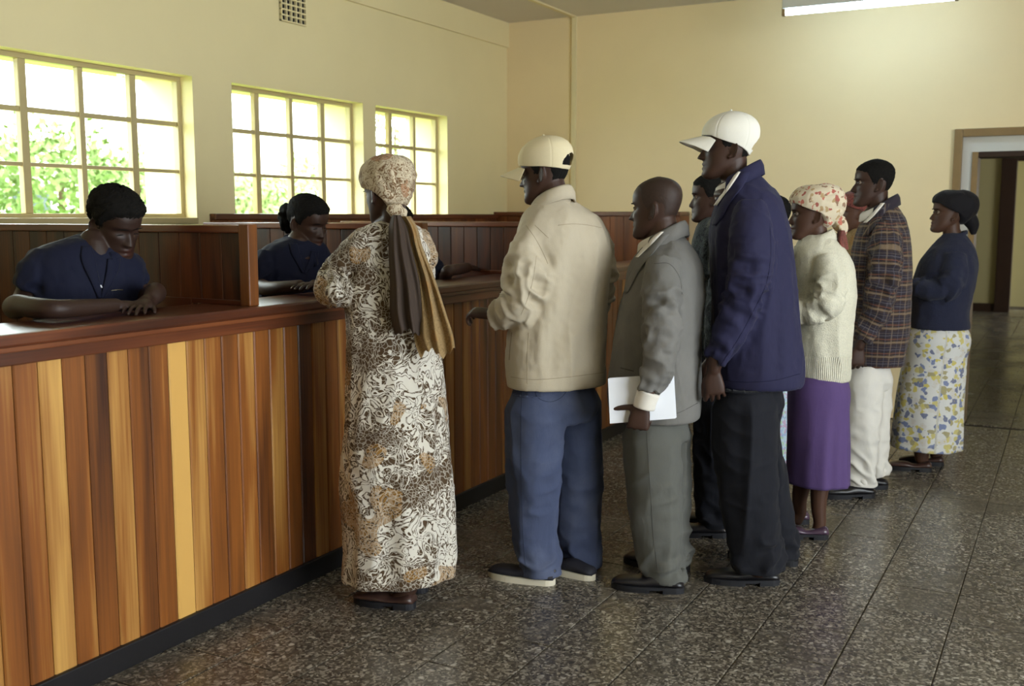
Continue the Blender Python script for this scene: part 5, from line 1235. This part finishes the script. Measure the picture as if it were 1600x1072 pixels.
# ------------------------------------------------------------------ 8: man half hidden between the bald man and the tall man
p = Person(1110, 830, 76)
p.head(1111, 309, 0, 82, 2, 0, .93, neck=(1120, 346, .0), neck_r=.054)
sil = [(340, 1098, 1136, .95), (352, 1090, 1148, .85), (370, 1084, 1156, .82), (420, 1078, 1160, .85), (520, 1078, 1156, .9), (610, 1080, 1152, .92)]
L = p.path([(1130, 372, -.13, 19), (1130, 430, -.17, 21), (1122, 500, -.17, 19), (1112, 560, -.16, 14)])
Rr = p.path([(1134, 372, .13, 19), (1130, 430, .17, 21), (1118, 500, .17, 19), (1108, 560, .15, 14)])
ji, V, F = cloth(p, 'shirt', [loft(p.hem(p.rings(sil), .06, .016))] + sleeves(L, Rr), M['dark_shirt'], .009, [L, Rr], None, .009, .010, False, 21.0, 2)
p.add_core(sil)
for q in (L, Rr): p.body.add(*limb(q[0], [.028] * len(q[0]), n=12, step=.02)); hand(p.body, q[0][-1], (0, 0, -1), -F_H, -R_H, (30, 40, 30))
collar(p, 'collar', p.P(1119, 347, .0), .064, .074, 78, M['dark_shirt'], .03, .05, 22, .012, .018, parent=ji, front_drop=.05)
trousers(p, [[(606, 1086, 1150, -.06), (700, 1084, 1142, -.06), (790, 1090, 1138, -.06), (822, 1092, 1138, -.06)], [(606, 1090, 1156, .07), (700, 1098, 1152, .07), (790, 1104, 1150, .07), (808, 1106, 1150, .07)]], [(570, 1086, 1150, .9), (606, 1085, 1150, .92), (640, 1092, 1146, .9)], M['black_trousers'], 21.0, 611)
shoe(p, (1138, 839), (1076, 836), M['shoe_black'], M['sole_black'], length=.28); shoe(p, (1152, 822), (1090, 818), M['shoe_black'], M['sole_black'], length=.28)
short_hair(p, .066, .045, -.06, .005, seed=8)
p.finish('man in a dark patterned shirt half hidden behind the tall man in navy', SK[0], .0055)

# ------------------------------------------------------------------ 9: woman in a pale blue print skirt, hidden behind the tall man
p = Person(1192, 764, 78)
p.head(1203, 341, 0, 84, 0, 0, .92, neck=(1210, 374, .0), neck_r=.05)
sil = [(368, 1196, 1226, .95), (376, 1190, 1234, .85), (392, 1184, 1240, .82), (440, 1180, 1242, .85), (520, 1182, 1240, .92), (600, 1182, 1238, .95)]
L = p.path([(1216, 396, -.13, 16), (1217, 440, -.16, 18), (1208, 480, -.15, 16), (1186, 488, -.08, 12)]); Rr = p.path([(1220, 396, .13, 16), (1218, 440, .16, 18), (1208, 480, .15, 16), (1188, 486, .08, 12)])
cloth(p, 'blouse', [loft(p.hem(p.rings(sil), .05, .016))] + sleeves(L, Rr), M['shirt_white'], .010, [L, Rr], None, .009, .010, False, 25.0, 2)
p.add_core(sil)
for q in (L, Rr): p.body.add(*limb(q[0], [.026] * len(q[0]), n=12, step=.02)); hand(p.body, q[0][-1], -R_H, (0, 0, 1), F_H, (30, 40, 30), scale=.88)
skirt(p, [(570, 1190, 1236, .95), (600, 1186, 1240, .95), (660, 1180, 1243, .95), (724, 1176, 1245, .95)], M['blue_print'], pleats=6, amp=.04, seed=4)
for rows in ([(1215, 640, -.05, 18), (1206, 720, -.05, 12), (1202, 760, -.05, 9)], [(1205, 640, .06, 18), (1196, 715, .06, 12), (1190, 750, .06, 9)]): p.add_limb(rows, 1.0)
shoe(p, (1209, 770), (1150, 767), M['shoe_black'], M['sole_black'], style='slip', length=.25, width=.043); shoe(p, (1196, 759), (1140, 756), M['shoe_black'], M['sole_black'], style='slip', length=.25, width=.043)
short_hair(p, .062, .04, -.06, .014, seed=9)
p.finish('woman in a pale blue print skirt, mostly hidden behind the tall man', SK[1], .006)

# ------------------------------------------------------------------ 10: woman behind the plaid jacket, only face and scarf show
p = Person(1334, 727, 80)
p.head(1336, 332, 0, 84, 4, 0, .92, neck=(1343, 364, .0), neck_r=.05)
sil = [(358, 1328, 1358, .95), (366, 1322, 1366, .85), (380, 1316, 1374, .82), (430, 1313, 1376, .85), (510, 1316, 1372, .92), (570, 1318, 1370, .95)]
L = p.path([(1352, 386, -.12, 14), (1353, 430, -.15, 16), (1344, 468, -.14, 14), (1322, 472, -.08, 11)]); Rr = p.path([(1354, 386, .12, 14), (1353, 430, .15, 16), (1344, 468, .14, 14), (1322, 472, .08, 11)])
cloth(p, 'blouse', [loft(p.hem(p.rings(sil), .05, .016))] + sleeves(L, Rr), M['scarf_gold'], .010, [L, Rr], None, .009, .010, False, 29.0, 2)
p.add_core(sil)
for q in (L, Rr): p.body.add(*limb(q[0], [.026] * len(q[0]), n=12, step=.02)); hand(p.body, q[0][-1], -R_H, (0, 0, 1), F_H, (30, 40, 30), scale=.88)
collar(p, 'collar', p.P(1343, 363, .0), .064, .072, 80, M['shirt_white'], .026, .05, 20, .012, .02, front_drop=.04)
skirt(p, [(550, 1318, 1368, .95), (600, 1314, 1372, .95), (690, 1310, 1374, .95)], M['black_wrap'], pleats=6, amp=.03, seed=6)
for rows in ([(1346, 620, -.05, 15), (1344, 690, -.05, 11), (1342, 723, -.05, 8)], [(1336, 620, .06, 15), (1334, 690, .06, 11), (1332, 715, .06, 8)]): p.add_limb(rows, 1.0)
shoe(p, (1350, 731), (1300, 729), M['shoe_black'], M['sole_black'], style='slip', length=.25, width=.043); shoe(p, (1340, 723), (1290, 721), M['shoe_black'], M['sole_black'], style='slip', length=.25, width=.043)
def zl(A): return np.interp(np.degrees(np.abs(A)), [0, 40, 70, 95, 120, 150, 180], [.058, .052, .032, .012, -.02, -.058, -.07])
O, I, full = shell(-PI, PI, 80, zl, 32, lambda A, U: .012 + .012 * np.sin(U * PI), mod=lambda O, n, A, U: O + n * (.004 * vnoise(O * 32))[:, None], inner=-.002); V2, F2 = shell_faces(O, I, full); p.kid('headscarf', p.H(V2), F2, M['red_scarf'], True, {'cuv': V2})
p.finish('woman with a reddish headscarf peering out from behind the plaid jacket', SK[2], .0055)

# ------------------------------------------------------------------ clerks behind the counter, standing and leaning over it; no stools placed
def clerk(base, phi, hd, sil, near, far, label, hair, neck, seed, sleeve_k, vpx):
    p = Person(0, 0, phi, base=base)
    x, y, dv, hphi, pitch, roll, sc = hd; p.head(x, y, dv, hphi, pitch, roll, sc, neck=neck, neck_r=.052, closed=1.0)
    a, ar = p.path(near); b, br = p.path(far)
    vn = None
    if vpx: c = p.P(vpx[0], vpx[1], -.12); vn = (c, vpx[2], vpx[3], .030, p.fwd)
    ks, kf = sleeve_k; S = (a[:ks], ar[:ks]); S2 = (b[:kf], br[:kf])
    ji, V, F = cloth(p, 'uniform_shirt', [loft(p.rings(sil))] + [limb(S[0], S[1], n=26, step=.01, cap_round=False), limb(S2[0], S2[1], n=26, step=.01, cap_round=False)], M['uniform'], .006, [S, S2], None, .008, .010, False, seed, 2, vneck=vn)
    p.add_core(sil, shrink=.014)
    for q, rr in ((a, ar), (b, br)):
        r2 = [min(r * .72, .047) if i < 3 else r for i, r in enumerate(rr)]; p.body.add(*limb(q, r2, n=18, step=.01))
        d = unit(q[-1] - q[-2]); hand(p.body, q[-1], d, (0, 0, 1), np.array([.6, .8, 0]) if q is a else np.array([.6, -.8, 0]), (6, 10, 8), scale=.92)
    collar(p, 'collar', p.P(*neck) + np.array([0, 0, -.012]), .064, .072, phi, M['uniform'], .028, .06, 26, .016, .024, parent=ji, front_drop=.05)
    # standing legs, assumed, out of view below the counter
    hip = np.array([-.05, 0, .80]); legs = []
    fx = np.array([1.0, 0, 0]) if True else p.fwd
    for s in (-1, 1):
        o = np.array([0, s * .09, 0]); q = [hip + o, hip + o + fx * .04 + np.array([0, 0, -.10]), hip + o + np.array([.03, 0, -.40]), hip + o + np.array([.02, 0, -hip[2] + .08])]
        p.body.add(*limb(q, [.07, .065, .045, .03], n=14, step=.03)); legs.append(limb(q, [.085, .08, .062, .055], n=20, step=.02))
    mb = MB()
    for V_, F_ in legs: mb.add(V_, F_)
    mb.add(*limb([hip + np.array([0, 0, .12]), hip, hip - np.array([0, 0, .05])], [.14, .15, .12], n=24, step=.03)); V_, F_ = remesh(mb.v, mb.F, .012); p.kid('trousers', smooth_mesh(V_, F_, 3), F_, M['black_trousers'])
    for s in (-1, 1):
        h = p.base + np.array([hip[0] - .10, hip[1] + s * .09, 0]); d = h - CAM; dep = d.dot(C_FWD); shoe(p, (800 + FPX * d.dot(C_RIGHT) / dep, 536 - FPX * d.dot(C_UP) / dep), (0, 0), M['shoe_black'], M['sole_black'], length=.25, to=(.25, 0, 0))
    hair(p)
    for s in (-1, 1):
        e, ef = limb([p.H(np.array([[s * .080, -.004, -.046]]))[0], p.H(np.array([[s * .081, -.004, -.060]]))[0]], [.0042, .0042], n=10, step=.004); p.kid('earring', e, ef, M['paper'])
    p.extra = (V, F, ji)
    return p
STOOL = []
def stool(b, z, label):  # assumed seat, never called: the clerks stand and no stool is built
    o = empty('stool', (b[0], b[1], 0), label=label, cat='stool', group='assumed stools of the clerks')
    V, F = limb([(0, 0, z - .03), (0, 0, z)], [.16, .165], n=32, step=.02, cap_round=False); obj('seat', V, F, M['stool'], o)
    for k in range(4):
        a = PI / 4 + k * PI / 2; V, F = limb([(math.cos(a) * .11, math.sin(a) * .11, z - .03), (math.cos(a) * .19, math.sin(a) * .19, 0.012)], [.016, .014], n=10, step=.2); obj('leg', V, F, M['dark_frame'], o)
    V, F = limb([(math.cos(t) * .158, math.sin(t) * .158, .30) for t in np.linspace(0, 2 * PI, 25)], [.008] * 25, n=8, step=.03); obj('foot_ring', V, F, M['metal'], o)

def hair_crop(p):
    short_hair(p, .062, .036, -.062, .017, seed=31)
def hair_pony(p):
    short_hair(p, .066, .040, -.055, .012, seed=33)
    mb = MB(); rg = np.random.RandomState(5)
    a, b, c, d = [p.H(np.array([q]))[0] for q in ((.0, -.095, .035), (.0, -.135, .02), (0, -.145, -.04), (0, -.12, -.085))]
    mb.add(*limb([a, b, c, d], [.026, .034, .032, .014], n=18, step=.008)); V, F = remesh(mb.v, mb.F, .006); V = V + vnormals(V, F) * (.009 * vnoise(V * 55))[:, None]; p.kid('ponytail', V, F, M['hair'])

C1 = (-3.17, 2.70, 0)
p = clerk(C1, -140, (181, 350, .02, -124, 26, 4, 1.04), [(366, 124, 158, .9), (374, 96, 172, .74), (386, 66, 188, .66), (404, 56, 203, .62), (436, 57, 213, .62), (476, 66, 212, .68), (530, 74, 206, .7), (600, 78, 200, .78)],
          [(74, 398, -.10, 22), (56, 426, -.13, 27), (46, 452, -.13, 26), (36, 478, ('z', 1.208), 17), (84, 483, ('z', 1.205), 15.5), (140, 480, ('z', 1.200), 13), (182, 477, ('z', 1.196), 11)],
          [(196, 406, .09, 21), (210, 430, .12, 23), (215, 451, .11, 21), (238, 464, ('z', 1.21), 14), (234, 469, ('z', 1.20), 12.5), (226, 473, ('z', 1.196), 11)],
          None, hair_crop, (148, 378, -.02), 31.0, (3, 3), (156, 404, .045, .125))
V, F, ji = p.extra
patch(p, V, F, [(384, 128, 142), (402, 126, 148), (416, 130, 150), (440, 142, 155), (466, 153, 159)], M['uniform'], 'lapel', ji, .010)
patch(p, V, F, [(404, 168, 188), (418, 167, 186), (440, 163, 176), (466, 157, 163)], M['uniform'], 'lapel', ji, .010)
for yy in (446, 462): seam(p, V, F, [(157, yy), (158, yy + 2), (159, yy + 3)], M['paper'], ji, 'button', .0035)
seam(p, V, F, [(174, 454), (184, 453), (192, 453)], M['metal'], ji, 'pen_clip', .0018)
p.finish(None, SK[3]); p.o['label'] = 'clerk with cropped hair in a navy uniform shirt, head bent over the counter'
C2 = (-3.21, 3.83, 0)
p = clerk(C2, -138, (482, 348, .02, -122, 18, 3, 1.0), [(368, 449, 484, .9), (378, 430, 500, .72), (390, 414, 508, .64), (408, 409, 512, .6), (440, 411, 512, .64), (480, 413, 510, .7), (560, 412, 508, .78)],
          [(420, 398, -.10, 17), (411, 420, -.13, 20), (408, 442, -.13, 19), (412, 449, ('z', 1.180), 12), (440, 450, ('z', 1.187), 11), (470, 447, ('z', 1.198), 10)],
          [(502, 400, .09, 16), (509, 425, .12, 17), (510, 440, .12, 16), (520, 443, ('z', 1.188), 10), (505, 446, ('z', 1.194), 9.5), (490, 446, ('z', 1.200), 9)],
          None, hair_pony, (466, 378, -.02), 37.0, (3, 3), (476, 392, .045, .12))
V, F, ji = p.extra
patch(p, V, F, [(380, 452, 464), (394, 454, 468), (410, 463, 473), (426, 472, 477)], M['uniform'], 'lapel', ji, .010)
patch(p, V, F, [(392, 486, 498), (404, 484, 496), (418, 478, 487), (428, 475, 479)], M['uniform'], 'lapel', ji, .010)
p.finish(None, SK[0]); p.o['label'] = 'clerk with a short ponytail in a navy uniform shirt, eyes lowered'
C3 = (-3.25, 4.86, 0)
p = clerk(C3, -138, (616, 352, .0, -122, 20, 0, .95), [(376, 606, 634, .9), (384, 592, 652, .72), (394, 580, 666, .64), (412, 572, 676, .6), (440, 572, 680, .64), (480, 574, 680, .7), (540, 572, 676, .78)],
          [(592, 402, -.08, 14), (590, 420, -.09, 15), (592, 436, -.08, 14), (604, 425, ('z', 1.21), 9), (622, 426, ('z', 1.206), 9), (640, 424, ('z', 1.202), 8)],
          [(664, 402, .09, 15), (676, 418, .12, 17), (684, 430, .10, 16), (700, 423, ('z', 1.21), 9), (715, 421, ('z', 1.206), 9), (730, 418, ('z', 1.202), 8)],
          None, hair_crop, (618, 382, -.01), 41.0, (3, 3), None)
p.finish(None, SK[0], .0055); p.o['label'] = 'clerk in navy mostly hidden behind the woman in the printed dress'
